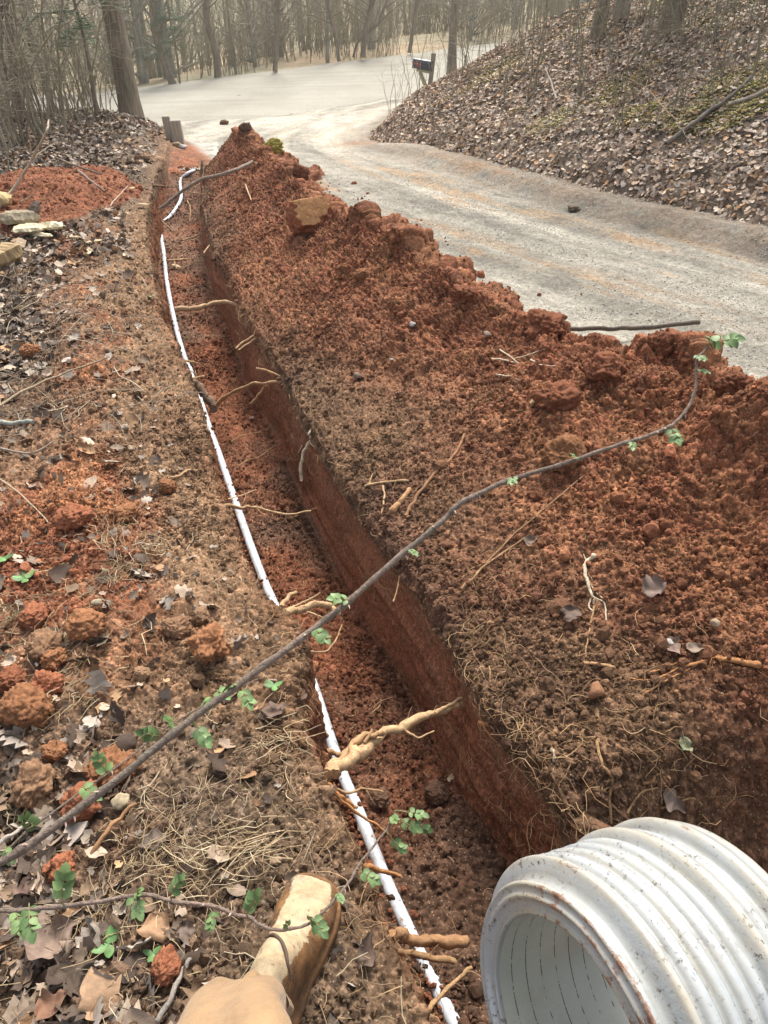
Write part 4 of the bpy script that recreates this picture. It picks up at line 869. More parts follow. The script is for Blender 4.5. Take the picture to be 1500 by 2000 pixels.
# soil crumbled against and over the pipe
r = np.random.default_rng(8); n = 1500; k = r.integers(0, len(Pp) - 8, n); side_ = r.choice([-1, 1], n, p=[.6, .4]); a_n = r.uniform(-.9, .45, n); on = r.uniform(0, 1, n) < .12
T_ = np.gradient(Pp, axis=0)[k]; T_ /= np.linalg.norm(T_, axis=1, keepdims=True); S_ = np.stack([T_[:, 1], -T_[:, 0], 0 * T_[:, 0]], 1); rad_ = np.where(on, .0175, r.uniform(.019, .034, n)); a_n = np.where(on, r.uniform(.5, 1.2, n), a_n); gate = vnoise(Pp[k] * 3.0, 5) > -.1
c = Pp[k] + r.uniform(-.02, .02, (n, 1)) * T_ + S_ * (np.cos(a_n) * rad_ * side_)[:, None] + np.array([0, 0, 1.]) * (np.sin(a_n) * rad_)[:, None]; kk = gate | ~on; c = c[kk]; n = len(c); sz = r.uniform(.002, .008, n)
tag(obj('pipe_soil', [scatter(T0[0], F0, c, frames(rng.normal(0, 1, (n, 3))), sz[:, None] * r.uniform(.7, 1.3, (n, 3)), RED[None] * r.uniform(.5, 1.1, (n, 1)))], CLOD, smooth=False), 'soil crumbs fallen on and beside the white pipe', 'soil', kind='stuff')

# ---- culvert
ax = np.array([math.cos(.419) * math.cos(-.244), math.sin(.419) * math.cos(-.244), math.sin(-.244)])
c0 = np.array([.271, .413, .184])
from mathutils import Matrix
zx = Vector(ax); zy = Vector((0, 0, 1)).cross(zx).normalized(); zz = zx.cross(zy)
cv = empty('culvert_pipe', (0, 0, 0), 'large ribbed milky white plastic culvert pipe with muddy rim at the bottom right', 'culvert pipe')
cv.matrix_world = Matrix(((zx[0], zy[0], zz[0], c0[0]), (zx[1], zy[1], zz[1], c0[1]), (zx[2], zy[2], zz[2], c0[2]), (0, 0, 0, 1)))
prof = [(.030, .178, .1), (.006, .170, .2), (.0005, .1705, .32), (-.0015, .1725, .36), (.000, .176, .3), (.004, .182, .22), (.003, .189, .26), (-.004, .195, .36), (-.0045, .199, .36), (.000, .204, .26), (.0015, .209, .28), (-.001, .2145, .36), (.002, .2185, .36), (.008, .2190, .20), (.015, .2150, .12), (.022, .2165, .12), (.028, .224, .15), (.033, .238, .24), (.037, .2475, .38), (.042, .2495, .34), (.049, .2475, .16)]
a_ = .049
for k in range(4):      # fine ribs
    prof += [(a_ + .005, .2405, .12), (a_ + .009, .2375, .14), (a_ + .013, .2385, .16), (a_ + .018, .2455, .24), (a_ + .024, .2465, .16), (a_ + .032, .2450, .12)]; a_ += .032
def bigrib(a):
    return [(a + .004, .236, .14), (a + .010, .232, .12), (a + .016, .236, .16), (a + .021, .2495, .3), (a + .027, .2555, .36), (a + .036, .2545, .2), (a + .044, .248, .12), (a + .052, .244, .12), (a + .060, .247, .14), (a + .066, .244, .12)]
for k in range(2): prof += bigrib(a_); a_ += .074
prof = prof[:-2] + [(a_ - .006, .243, .3), (a_ + .002, .240, .3), (a_ + .006, .232, .3), (a_ + .004, .215, .2), (a_ - .002, .195, .2), (a_ - .006, .178, .1)]
prof = np.array(prof)
# smooth profile
tt_ = np.linspace(0, len(prof) - 1, len(prof) * 3); prof = np.stack([np.interp(tt_, np.arange(len(prof)), prof[:, i]) for i in range(3)], 1)
for _ in range(1): prof[1:-1] = (prof[:-2] + 2 * prof[1:-1] + prof[2:]) / 4
nv = 200; th_ = np.linspace(0, 2 * np.pi, nv + 1)
A, T_ = np.meshgrid(prof[:, 0], th_, indexing='ij'); Rr = np.repeat(prof[:, 1:2], nv + 1, 1); Mu = np.repeat(prof[:, 2:3], nv + 1, 1)
Pn = np.stack([A.ravel(), Rr.ravel() * np.cos(T_).ravel(), Rr.ravel() * np.sin(T_).ravel()], 1)
ov = 1 + .010 * np.cos(2 * T_ + .6) + .004 * vnoise(Pn * 9, 5).reshape(A.shape) + .0016 * vnoise(Pn * 40, 6).reshape(A.shape)
# torn, slightly wavy lip
lip = sst(.03, -.01, A); ov = ov + lip * .018 * vnoise(np.stack([np.cos(T_).ravel() * 2.6, np.sin(T_).ravel() * 2.6, A.ravel() * 0], 1), 4).reshape(A.shape)
V = np.stack([A, Rr * ov * np.cos(T_), Rr * ov * np.sin(T_)], -1).reshape(-1, 3)
up = sst(-.3, .8, np.sin(T_)); sl_ = np.gradient(Rr, axis=0); cv_ = np.gradient(sl_, axis=0)
groove = np.clip(cv_ / (np.abs(cv_).max() * .35), 0, 1); rimm = sst(.024, .0, A); wv = .5 + .5 * np.sin(T_ * 2 + .4) * np.cos(T_ * 5 + 1)
mud = np.stack([np.clip(Mu * (.6 + .6 * up), 0, .45).ravel(), np.clip(groove * .9 + .12, 0, 1).ravel(), np.clip((Mu - .2) * 1.15 * wv + .10 * rimm * up, 0, .34).ravel()], 1)
obj('shell', [(V, gridfaces(len(prof), nv + 1)[:, ::-1], mud)], CULV, cv)
pi_ = np.array([(.004, .1725), (.03, .1705), (.06, .174), (.20, .176), (.28, .176), (.318, .177)]); A, T_ = np.meshgrid(pi_[:, 0], th_, indexing='ij'); Rr = np.repeat(pi_[:, 1:2], nv + 1, 1) * (1 + .010 * np.cos(2 * T_ + .6))
obj('inner_liner', [(np.stack([A, Rr * np.cos(T_), Rr * np.sin(T_)], -1).reshape(-1, 3), gridfaces(len(pi_), nv + 1), None)], CULVI, cv)

# ---- the photographer's leg and boot
toe = np.array([-.122, .722, .0]); d_ = np.array([.085, .29, 0.]); d_ /= np.linalg.norm(d_); LB = .305; heel = toe - d_ * LB; side = np.array([d_[1], -d_[0], 0])
person = empty('person', (heel[0], heel[1], .01), 'standing person in brown canvas trousers and one muddy tan boot', 'person')
gz = .035
def bring(u, hw, zb, zt, off=0., n=28, e=2.6):
    a = np.arange(n) / n * 2 * np.pi; ca, sa = np.cos(a), np.sin(a)
    x = hw * np.sign(ca) * np.abs(ca) ** (2 / e); z = (zt + zb) / 2 + (zt - zb) / 2 * np.sign(sa) * np.abs(sa) ** (2 / e)
    x = np.where(sa > 0, x * (1 - .18 * sa), x)
    return heel + d_ * (u * LB) + side * (x + off)[:, None] + np.array([0, 0, 1.]) * (z + gz)[:, None]
us = np.linspace(0, 1, 90); hw = np.interp(us, [0, .02, .08, .2, .42, .62, .74, .86, .94, .98, 1], [.014, .026, .038, .042, .042, .052, .057, .054, .044, .029, .012])
zt = np.interp(us, [0, .05, .15, .30, .42, .52, .64, .78, .90, .97, 1], [.09, .15, .17, .17, .150, .118, .092, .078, .070, .052, .034]); off = np.interp(us, [0, .5, .75, 1], [0, .001, -.002, -.007])
rings = np.array([bring(u, h_, .006, z_, o_) for u, h_, z_, o_ in zip(us, hw, zt, off)]); V = rings.reshape(-1, 3)
V = V + ((V - V.mean(0)) / .15) * (.004 * fbm(V, 22, 3, 4) + .0025 * vnoise(V * 60, 5))[:, None]
al0 = ((V - heel) @ d_) / LB; la0 = (V - heel) @ side; V[:, 2] -= (V[:, 2] > gz + .05) * (.0045 * np.exp(-((al0 - .62 - la0 * 1.2) / .014) ** 2) + .0045 * np.exp(-((al0 - .565 + la0 * 1.5) / .014) ** 2) + .004 * np.exp(-((al0 - .51 - la0 * .8) / .016) ** 2) + .002 * np.exp(-((al0 - .80 + 9 * la0 ** 2) / .008) ** 2))
n_ = 28; i = np.arange(len(us) - 1)[:, None] * n_; j = np.arange(n_)[None]; F_ = np.stack([i + j, i + (j + 1) % n_, i + n_ + (j + 1) % n_, i + n_ + j], -1).reshape(-1, 4)
rel = V - heel; lat = rel @ side; al = (rel @ d_) / LB; hgt = rel[:, 2] - gz
mudm = np.clip(.92 - 14 * np.maximum(0, hgt - .022) + .25 * sst(.022, .045, lat) + .35 * sst(.55, .1, al) * (lat > .01), .0, 1.0)
mudm = np.maximum(mudm, .80 * sst(.90, .965, al)); mudm = np.maximum(mudm, .62 * sst(.018, .034, lat) * sst(.95, .7, al)); mudm = np.maximum(mudm, .56 * sst(-.026, -.040, lat))
boot = obj('boot', [(V - np.array(person.location), F_[:, ::-1], mudm[:, None] * np.ones((1, 3)))], BOOT, person)
sm_ = boot.modifiers.new('s', 'SUBSURF'); sm_.levels = 1; sm_.render_levels = 2
so = []
for zz_, gr in ((-.004, .0), (.0, .004), (.018, .0055), (.027, .003)):
    o_ = []
    for u, h_, f_ in zip(us, hw, off): o_.append(heel + d_ * (u * LB) + side * (h_ + gr + f_) + np.array([0, 0, zz_ + gz]))
    for u, h_, f_ in zip(us[::-1], hw[::-1], off[::-1]): o_.append(heel + d_ * (u * LB) + side * (-h_ - gr + f_) + np.array([0, 0, zz_ + gz]))
    o_ = np.array(o_); cen = o_.mean(0); q0 = (o_ - cen) @ d_; o_ = o_ + d_ * (np.sign(q0) * gr * (np.abs(q0) > .13))[:, None]; so.append(o_)
so = np.array(so); m_ = so.shape[1]; V = so.reshape(-1, 3); i = np.arange(3)[:, None] * m_; j = np.arange(m_)[None]; F1_ = np.stack([i + j, i + (j + 1) % m_, i + m_ + (j + 1) % m_, i + m_ + j], -1).reshape(-1, 4)
jj = np.arange(m_ // 2 - 1); caps = []
for b_ in (0, 3 * m_): caps.append(np.stack([b_ + jj, b_ + jj + 1, b_ + m_ - 2 - jj, b_ + m_ - 1 - jj], -1))
V = V + (.002 * vnoise(V * 70, 3))[:, None] * np.array([1, 1, .4])
obj('sole', [(V - np.array(person.location), np.concatenate([F1_, caps[0], caps[1]]), np.full((len(V), 3), .9))], BOOT, boot)
# stitched seam cord / lace
def bsurf(al_, la, ex=.003):
    h_ = np.interp(al_, us, hw); t_ = np.interp(al_, us, zt); s_ = np.clip(la / h_ / .85, -1, 1); zc = (t_ + .006) / 2 + (t_ - .006) / 2 * (1 - abs(s_) ** 2.6) ** (1 / 2.6)
    return heel + d_ * (al_ * LB) + side * (la + np.interp(al_, us, off)) + np.array([0, 0, zc + gz + ex])
lc = spline([bsurf(.47, -.034), bsurf(.46, -.02), bsurf(.43, -.002), bsurf(.38, .014), bsurf(.32, .026), bsurf(.28, .033)], 6)
obj('lace', [(a - np.array(person.location), b, np.array((.11, .075, .055))) for a, b, c in tube(lc, .003, 6)], STRAW, boot)
# trouser leg
tp = spline([(-.188, .470, .125), (-.195, .450, .165), (-.193, .415, .235), (-.185, .37, .330), (-.178, .32, .45), (-.16, .21, .56), (-.14, .0, .70), (-.12, -.22, .86)], 44)
tn = len(tp); tr_ = np.interp(np.linspace(0, 1, tn), [0, .04, .14, .3, .5, .7, 1], [.054, .054, .054, .057, .068, .090, .110])
tb = tube(tp, tr_, 56, False)[0]; V = tb[0].reshape(tn, 56, 3); ctr = tp[:, None]; dr = V - ctr; tl = np.concatenate([[0], np.cumsum(np.linalg.norm(np.diff(tp, axis=0), axis=1))])[:, None]; an = np.arange(56)[None] / 56 * 2 * np.pi
fold = np.exp(-(tl / .05) ** 2) * (.007 * np.sin(2 * an + 1.0) + .006 * np.sin(3 * an + 2.2)) + .008 * np.sin(tl * 75 + 2.2 * np.sin(an + .8) + 2 * np.sin(2 * an)) * np.exp(-(tl / .12) ** 2) + .006 * np.sin(tl * 30 + 3 * an) + .010 * np.sin(3 * an + 6 * tl) + .006 * np.sin(5 * an - 9 * tl)
def crease(c0, slope, ph, wdt, dep_): return -dep_ * np.exp(-((tl - c0 - slope * np.sin(an - ph)) / wdt) ** 2) * (.4 + .6 * np.cos(an - ph) ** 2)
fold = fold * .7 + crease(.035, .02, 1.2, .008, .018) + crease(.065, -.05, 2.0, .009, .026) + crease(.105, .06, .5, .010, .026) + crease(.15, -.07, 3.2, .011, .024) + crease(.20, .05, 1.8, .012, .012) + crease(.26, -.05, 1., .012, .012) + .0035 * np.exp(-((tl - .008) / .005) ** 2) - .002 * np.exp(-((tl - .018) / .0025) ** 2)
fold = fold + .0075 * (1 - 2.4 * np.abs(np.sin(1.5 * an + 13 * tl + 1.0)) ** .8) * np.exp(-(tl / .5) ** 2) + .005 * (1 - 2 * np.abs(np.sin(2.0 * an - 22 * tl + 2.3))) * np.exp(-(tl / .3) ** 2)
V = ctr + dr * (1 + (fold / .06))[..., None]; V = V.reshape(-1, 3); V = V + (V - np.repeat(tp, 56, 0)) / .075 * (.006 * fbm(V, 11, 3, 9))[:, None]
inner = np.repeat(tp[:1], 56, 0) + (V[:56] - tp[0]) * .93 + np.array([0, -.01, .05])
V2 = np.concatenate([V, inner]); Fi = np.stack([np.arange(56), (np.arange(56) + 1) % 56, tn * 56 + (np.arange(56) + 1) % 56, tn * 56 + np.arange(56)], -1)
tcol = None
tl_o = obj('trouser_leg', [(V2 - np.array(person.location), np.concatenate([tb[1], Fi]), tcol)], CLOTH, person)
sm_ = tl_o.modifiers.new('s', 'SUBSURF'); sm_.levels = 1; sm_.render_levels = 2

# ---- rose canes with young leaves
def leaflet(L, w, fold=.3):
    t = np.linspace(0, 1, 7); ww = w * np.sin(np.pi * t ** .85) ** .75; V = []
    for a, b in zip(t, ww):
        for s_ in (-1, 0, 1): V.append((a * L, s_ * b, abs(s_) * b * fold - .25 * L * a * a))
    return np.array(V), gridfaces(7, 3)
def compound(r, size):
    parts = []; n = 3; st = spline([(0, 0, 0), (size * .5, 0, size * .12), (size, 0, size * .05)], 4); G1 = np.array((.075, .135, .045)); G2 = np.array((.17, .25, .09))
    parts += tube(st, size * .018, 4, False, col=(.2, .22, .08)); lv, lf_ = leaflet(size * .42, size * .17)
    def add(p, az, tilt):
        c, s = math.cos(az), math.sin(az); M = np.array([[c, -s, 0], [s, c, 0], [0, 0, 1.]]); ct, st_ = math.cos(tilt), math.sin(tilt); T = np.array([[1, 0, 0], [0, ct, -st_], [0, st_, ct]])
        k = r.uniform(.8, 1.15); parts.append((lv * k @ T.T @ M.T + p, lf_, (G1 + (G2 - G1) * r.uniform(0, 1)) * r.uniform(.85, 1.15)))
    for k, f in enumerate((.35, .65, .95)):
        p = st[int(f * (len(st) - 1))]
        for sg in (-1, 1): add(p, sg * r.uniform(.75, 1.2), r.uniform(-.4, .4))
    add(st[-1], 0, 0); return parts
def cane(label, pts, r0, r1, leafs, thorns, seed, mt, sizes=.04):
    r = np.random.default_rng(seed); P = spline(np.array([atd(*p) for p in pts]), 12); P = P + np.cumsum(r.normal(0, .0005, P.shape), 0); n = len(P); nd_ = np.arange(n) % 9; P = P + (np.where((np.arange(n) // 9) % 2, 1, -1) * (nd_ / 9 - .5) * .004)[:, None] * np.array([.4, .6, .6]); rad = np.linspace(r0, r1, n) * (1 + .28 * (nd_ == 0) + .06 * r.normal(0, 1, n).clip(-1, 1))
    org = P[0]; E_ = empty('rose_cane', org, label, 'bramble'); obj('stem', [(a - org, b, c) for a, b, c in tube(P, rad, 9)], mt, E_)
    for k in range(thorns):
        i = r.integers(2, n - 2); d = r.normal(0, 1, 3); T = P[i + 1] - P[i - 1]; T /= np.linalg.norm(T); d -= T * (d @ T); d /= np.linalg.norm(d)
        Q = np.array([P[i] + d * rad[i] * .6, P[i] + d * (rad[i] + .0035) - T * .001, P[i] + d * (rad[i] + .007) - T * .003]); obj('thorn', [(a - org, b, np.array((.5, .36, .3))) for a, b, c in tube(Q, [.0022, .0012, .0002], 5)], STRAW, E_)
    for lf_ in leafs:
        px, py = lf_[:2]; sz = lf_[2] if len(lf_) > 2 else sizes; az = r.uniform(0, 6.28)
        tt_ = np.linalg.norm(P - 0, axis=1); dpt = P[:, 1] * math.cos(TH) - (P[:, 2] - CH) * math.sin(TH); u = 750 + FPX * P[:, 0] / dpt; vv = 1000 - FPX * (P[:, 1] * math.sin(TH) + (P[:, 2] - CH) * math.cos(TH)) / dpt
        i = int(np.argmin((u - px) ** 2 + (vv - py) ** 2)); ctr = atd(px, py, dpt[i] - .01); dr = ctr - P[i]; L = np.linalg.norm(dr)
        X = dr / L if L > .006 else np.array([math.cos(az), math.sin(az), .2]); X[2] *= .5; X /= np.linalg.norm(X); Nz = np.array([r.normal(0, .25), -.35 + r.normal(0, .25), 1.]); Nz -= X * (Nz @ X); Nz /= np.linalg.norm(Nz); Y_ = np.cross(Nz, X); M = np.stack([X, Y_, Nz], 1)
        pr = compound(r, sz); base = ctr - X * sz * .6
        q = spline([P[i], (P[i] + base) / 2 + [0, 0, .002], base], 3); allp = [(a @ M.T + base, b, c) for a, b, c in pr] + tube(q, .0011, 4, False, col=(.2, .2, .08))
        obj('leaf', [(a - org, b, c) for a, b, c in allp], GREEN, E_)
    return E_
cane('thick grey-brown thorny rose cane arching diagonally over the trench', [(-330, 1870, 1.12), (-120, 1760, 1.03), (0, 1688, 1.0), (200, 1548, 1.03), (400, 1390, 1.08), (640, 1215, 1.14), (800, 1085, 1.17), (872, 1025, 1.18), (925, 980, 1.19), (1000, 948, 1.21), (1150, 897, 1.25), (1300, 846, 1.28), (1345, 808, 1.3), (1362, 760, 1.31), (1370, 705, 1.32), (1392, 682, 1.33)], .0068, .0020,
     [(664, 1172, .03), (626, 1240, .034), (1003, 938, .024), (1122, 893, .02), (1235, 870, .02), (1316, 850, .036), (1368, 700, .028), (1385, 672, .042), (1412, 668, .045), (1372, 725, .022), (806, 1078, .018), (450, 1345, .03), (395, 1438, .03)], 26, 101, CANE)
cane('thin green leafy rose shoot looping across the boot at the bottom', [(-260, 1800, 1.22), (-80, 1790, 1.18), (0, 1781, 1.16), (110, 1776, 1.15), (240, 1758, 1.14), (330, 1760, 1.14), (420, 1775, 1.14), (480, 1790, 1.14), (525, 1812, 1.14), (580, 1815, 1.14), (640, 1787, 1.16), (690, 1735, 1.2), (715, 1695, 1.24), (752, 1643, 1.3), (772, 1610, 1.32), (780, 1580, 1.33)], .0040, .0016,
     [(124, 1732, .045), (60, 1796, .045), (35, 1798, .036), (265, 1768, .034), (272, 1745, .03), (345, 1730, .030), (492, 1765, .036), (416, 1796, .026), (560, 1806, .02), (608, 1795, .024), (622, 1808, .032), (720, 1712, .032), (664, 1753, .02), (778, 1650, .030), (800, 1612, .032), (812, 1590, .030), (770, 1600, .026), (822, 1615, .028)], 6, 102, CANE)
cane('thin dark rose shoot low over the soil just below the thick cane', [(-200, 1840, 1.35), (0, 1668, 1.33), (80, 1600, 1.36), (165, 1543, 1.4), (250, 1480, 1.45), (330, 1415, 1.5), (420, 1362, 1.55), (500, 1325, 1.6)], .0026, .0012,
     [(18, 1668, .034), (58, 1606, .042), (175, 1546, .045), (200, 1492, .044), (293, 1434, .046), (330, 1411, .044), (405, 1375, .038), (434, 1356, .046), (480, 1362, .044), (395, 1440, .03)], 6, 103, CANE)

# ---- clods, stones, chips
def clod(label, px, py, r_, col, seed, flat_=.75, name='soil_clod', cat='clod', group=None, mt=None, sink=.3, amp=.5, sub=4):
    r = np.random.default_rng(seed); V, F = ico(sub); sd = seed * 3.3
    if mt is STONE: q_s = np.random.default_rng(seed + 5).normal(0, 1, (9, 3)); q_s /= np.linalg.norm(q_s, axis=1, keepdims=True); V = V * np.minimum(1, (.72 / np.maximum(.2, (V @ q_s.T).max(1))))[:, None] * 1.15; col = np.array(col) * .75
    n = fbm(V + sd, 1.4, 3, seed); V = V * (1 + amp * n[:, None]) ; Pq = V * r_ + sd
    if mt is None or mt is CLOD: V = V * (1 + .12 * crumbs(V + sd, .33, 3)[0] + .12 * crumbs(V + sd, .16, 5)[0] + .07 * crumbs(V + sd, .08, 6)[0] + .22 * fbm(V + sd, 5, 4, 8, .65))[:, None]
    V = V * np.array([1, r.uniform(.75, 1.05), flat_]); a = r.uniform(0, 3); M = np.array([[math.cos(a), -math.sin(a), 0], [math.sin(a), math.cos(a), 0], [0, 0, 1]])
    p = onsurf(px, py, r_ * flat_ * (1 - 2 * sink) + .012); p[:2] += (p[:2] / np.linalg.norm(p[:2])) * r_ * .3
    c = np.array(col)[None] * (1 + .3 * fbm(V + sd, 3, 3, seed + 2))[:, None]
    o = obj(name, [(V @ M.T * r_, F, c)], mt or CLOD); o.location = p; return tag(o, label, cat, group)
CG = 'large clods of dug soil'
for k, (px, py, r_, col, lb) in enumerate([
    (70, 1218, .040, RED * 1.25, 'red clod at the left edge above the tan and brown pair'), (172, 1238, .052, ORANGE * .85, 'wide tan-orange clod right of the brown round one'),
    (92, 1282, .050, BROWN * 1.15, 'round brown clod at the left edge between the red ones'), (100, 1352, .040, RED * 1.4, 'bright red clod below the round brown one'),
    (55, 1402, .060, ORANGE * .75, 'broad flat reddish clod at the far left above the dead leaves'), (30, 1342, .035, RED, 'dark red clod cut by the left edge of the photo'),
    (280, 1326, .020, TAN * 1.1, 'small light brown lump right of the cluster of clods'), (410, 1278, .062, ORANGE * .9, 'big orange clod near the left lip above the rose cane'),
    (150, 1027, .055, RED * 1.2, 'broad red clod on the left bank with dark hollow under it'), (75, 1552, .055, BROWN * 1.2, 'brown clod at the left under the thin rose shoot'),
    (165, 1585, .045, RED * 1.15, 'red clod between the two rose canes at lower left'), (125, 1712, .033, RED * 1.3, 'red clod beside the leaf cluster of the bottom shoot'),
    (225, 1520, .050, ORANGE * .7, 'crumbly orange clod under the thick rose cane'), (110, 1480, .030, ORANGE * .8, 'small orange clod below the broad flat one'),
    (330, 1905, .03, RED * 1.2, 'dark red clod beside the grey stick'), (345, 1240, .035, BROWN * 1.2, 'brown clod left of the big orange one'),
    (250, 1015, .04, ORANGE * .8, 'orange clod above the pale root tangle'), (330, 960, .035, ORANGE * .7, 'clod on the left bank below the small crooked root'),
    (60, 695, .045, ORANGE * .9, 'orange lump in the litter at the left edge'), (110, 1300, .03, ORANGE * .8, 'little orange lump wedged among the clods'),
    (1060, 650, .085, RED * .95, 'dark red lump on the crest where the gravel branch begins'), (1425, 765, .060, RED * .8, 'jagged lump standing on the crest near the right edge'),
    (1180, 735, .08, RED * 1.0, 'wide lump below the highest part of the crest'), (1085, 790, .075, RED * .95, 'smooth lump beside the fat cream root stub'),
    (1100, 905, .08, ORANGE * .72, 'brown-orange lump under the upper rose cane'), (438, 243, .09, DARK * 1.4, 'dark pointed lump on the far peak of the heap'),
    (478, 254, .065, DARK * 1.3, 'round dark lump right of the far peak'), (585, 345, .09, RED * .7, 'dark lump on the crest of the far heap'),
    (705, 545, .05, ORANGE * .8, 'small orange lump on the heap beyond the gravel stick'), (905, 525 + 60, .06, RED * .9, 'dark red lump on the crest at mid heap'), (1290, 690, .07, RED * .85, 'lump at the steep end of the high crest'),
    (740, 1440 + 130, .035, DARK * 1.3, 'dark clod on the trench floor below the thickest root'), (850, 1560, .04, DARK * 1.3, 'dark clod on the trench floor near the culvert'), (395, 1215, .03, TAN * .9, 'tan lump on the left lip above the big orange clod')]):
    clod(lb, px, py, r_ * (.8 if px > 430 else .86), np.array(col) * (.85 if px > 430 else 1), 200 + k, .72, group=CG, sink=.42 if px > 430 else .32)
for k, (px, py, r_, col, lb) in enumerate([
    (240, 1577, .018, (.42, .34, .22), 'tan rounded stone under the rose cane at lower left'), (193, 1187, .014, (.42, .35, .24), 'pale round stone among the left clods'),
    (805, 641, .015, (.50, .47, .43), 'whitish stone high on the spoil heap'), (765, 710, .011, (.3, .28, .27), 'grey pebble on the heap below the whitish stone'),
    (952, 662, .018, (.34, .25, .19), 'brown stone near the crest of the heap'), (698, 742, .018, (.26, .19, .15), 'brown stone on the shoulder of the heap'),
    (1160, 1364, .024, (.30, .15, .08), 'rust coloured stone on the brown slope above the culvert'), (247, 842, .016, (.46, .37, .27), 'cream stone on the left bank'),
    (257, 883, .014, (.42, .32, .22), 'tan stone near the cream one on the left bank'), (1300, 1200 + 66, .014, (.45, .41, .36), 'pale pointed stone chip near the torn leaf'), (1392, 1228, .012, (.42, .30, .2), 'small tan stone near the right edge')]):
    clod(lb, px, py, r_, col, 300 + k, .7, 'stone', 'stone', None, STONE, .25, .3, 2)
# cut clay block
V, F = ico(4); V = V * (1 + .30 * fbm(V, 1.5, 3, 5)[:, None]) * (1 + .12 * crumbs(V, .25, 5)[0])[:, None]; nrm = np.array([.10, -.80, .60]); nrm /= np.linalg.norm(nrm); dd_ = V @ nrm; cut = dd_ > .68
V = V - np.outer(np.where(cut, dd_ - .68, 0) * .9, nrm); n2_ = np.array([-.2, .2, 1]); n2_ /= np.linalg.norm(n2_); d2_ = V @ n2_; c2_ = d2_ > .85; V = V - np.outer(np.where(c2_, d2_ - .85, 0) * .9, n2_)
cc = np.where((cut | c2_)[:, None], np.array((.40, .21, .095)), RED * 1.1) * (1 + .25 * fbm(V, 6, 3, 4))[:, None]
p = onsurf(610, 445, .07); o = obj('clay_block', [(V * np.array([.135, .12, .12]), F, cc)], CLOD, smooth=False); o.location = p; tag(o, 'block of orange clay with a smooth spade-cut face on the far crest of the heap', 'clay block')

# ---- single big dead leaves
def dleaf(label, px, py, L, col, k, lift=.012, yaw=None, lob=True, tilt=(.1, -.2)):
    V, F = leaf_t(700 + k, lob); r = np.random.default_rng(k); a = r.uniform(0, 6.28) if yaw is None else yaw; V = V + .16 * np.stack([vnoise(V * 4 + k, 1), vnoise(V * 4 + k, 2), 1.6 * vnoise(V * 5 + k, 3)], 1); V = V * np.array([.85, .95, 1.0]) * L
    c_, s_ = math.cos(a), math.sin(a); M = np.array([[c_, -s_, 0], [s_, c_, 0], [0, 0, 1.]]); V = V @ M.T; V[:, 2] += V[:, 0] * tilt[0] + V[:, 1] * tilt[1]
    o = obj('dead_leaf', [(V, F, np.array(col) * [.82, .68, .53])], LEAF); q0 = onsurf(px, py, lift); e0 = .05; gx = (ground_z(q0[0] + e0, q0[1]) - ground_z(q0[0] - e0, q0[1])) / (2 * e0); gy = (ground_z(q0[0], q0[1] + e0) - ground_z(q0[0], q0[1] - e0)) / (2 * e0); gl = max(1, math.hypot(gx, gy) / .9); o.rotation_euler = Vector((-gx / gl, -gy / gl, 1)).to_track_quat('Z', 'Y').to_euler(); o.location = q0; s2 = o.modifiers.new('s', 'SUBSURF'); s2.levels = 1; s2.render_levels = 2; return tag(o, label, 'leaf')
for k, a in enumerate([('large crumpled tan leaf at the bottom left of the boot', 205, 1945, .105, (.33, .25, .19)), ('wide flat grey leaf at the lower left edge', 95, 1845, .12, (.24, .205, .20)), ('lobed tan leaf left of the trouser leg', 310, 1825, .07, (.36, .26, .19)),
    ('curled orange-brown leaf at the bottom left corner', 8, 1850, .05, (.36, .24, .17)), ('narrow buff leaf under the bottom rose shoot', 78, 1722, .05, (.52, .38, .24)), ('dark grey torn leaf right of the boot near the pipe', 715, 1868, .06, (.14, .115, .11)),
    ('grey shrivelled leaf curled over the white pipe', 712, 1622, .055, (.15, .125, .12)), ('long grey torn leaf strip on the heap above the culvert', 1270, 1160, .09, (.20, .17, .175)), ('grey folded leaf hanging high in the heap', 1038, 1065, .05, (.22, .19, .18)),
    ('dark grey leaf scrap halfway down the brown slope', 1112, 1210, .07, (.13, .105, .10)), ('greyish leaf with pale threads at the right of the slope', 1305, 1270, .08, (.24, .195, .195)), ('pointed grey leaf next to the threads at the right', 1355, 1272, .05, (.26, .23, .22)),
    ('grey-green faded leaf on the soil above the culvert', 1335, 1458, .045, (.20, .26, .20)), ('pale grey leaf among roots just above the culvert', 1308, 1572, .07, (.24, .215, .215)), ('dark leaf lying over litter near the left lip', 540, 1392, .08, (.15, .12, .115)),
    ('small dark leaf beside the left lip leaf', 585, 1365, .05, (.13, .10, .09)), ('grey leaf on the left bank by the orange clod', 270, 1130, .05, (.17, .14, .14)), ('dark leaf under the tangled pale rootlets', 205, 1140, .05, (.08, .065, .06)),
    ('white-grey leaf at the left edge below the round clod', 25, 1300, .055, (.42, .39, .37)), ('narrow silver leaf on the trench floor near the culvert', 882, 1525, .03, (.50, .47, .40)), ('light brown leaf on the far trench floor', 492, 820, .045, (.40, .34, .33)),
    ('dark leaf lying above the lower rose shoot', 300, 1650, .07, (.16, .14, .14)), ('brown leaf left of the grey stick', 110, 1975, .07, (.22, .14, .11)), ('grey leaf right of the crumpled tan one', 365, 1770 + 60, .06, (.17, .15, .15)), ('purplish leaf below the narrow buff leaf', 60, 1770 + 60 - 90, .06, (.18, .14, .14))]):
    dleaf(*a, k, lob=k % 3 != 2)

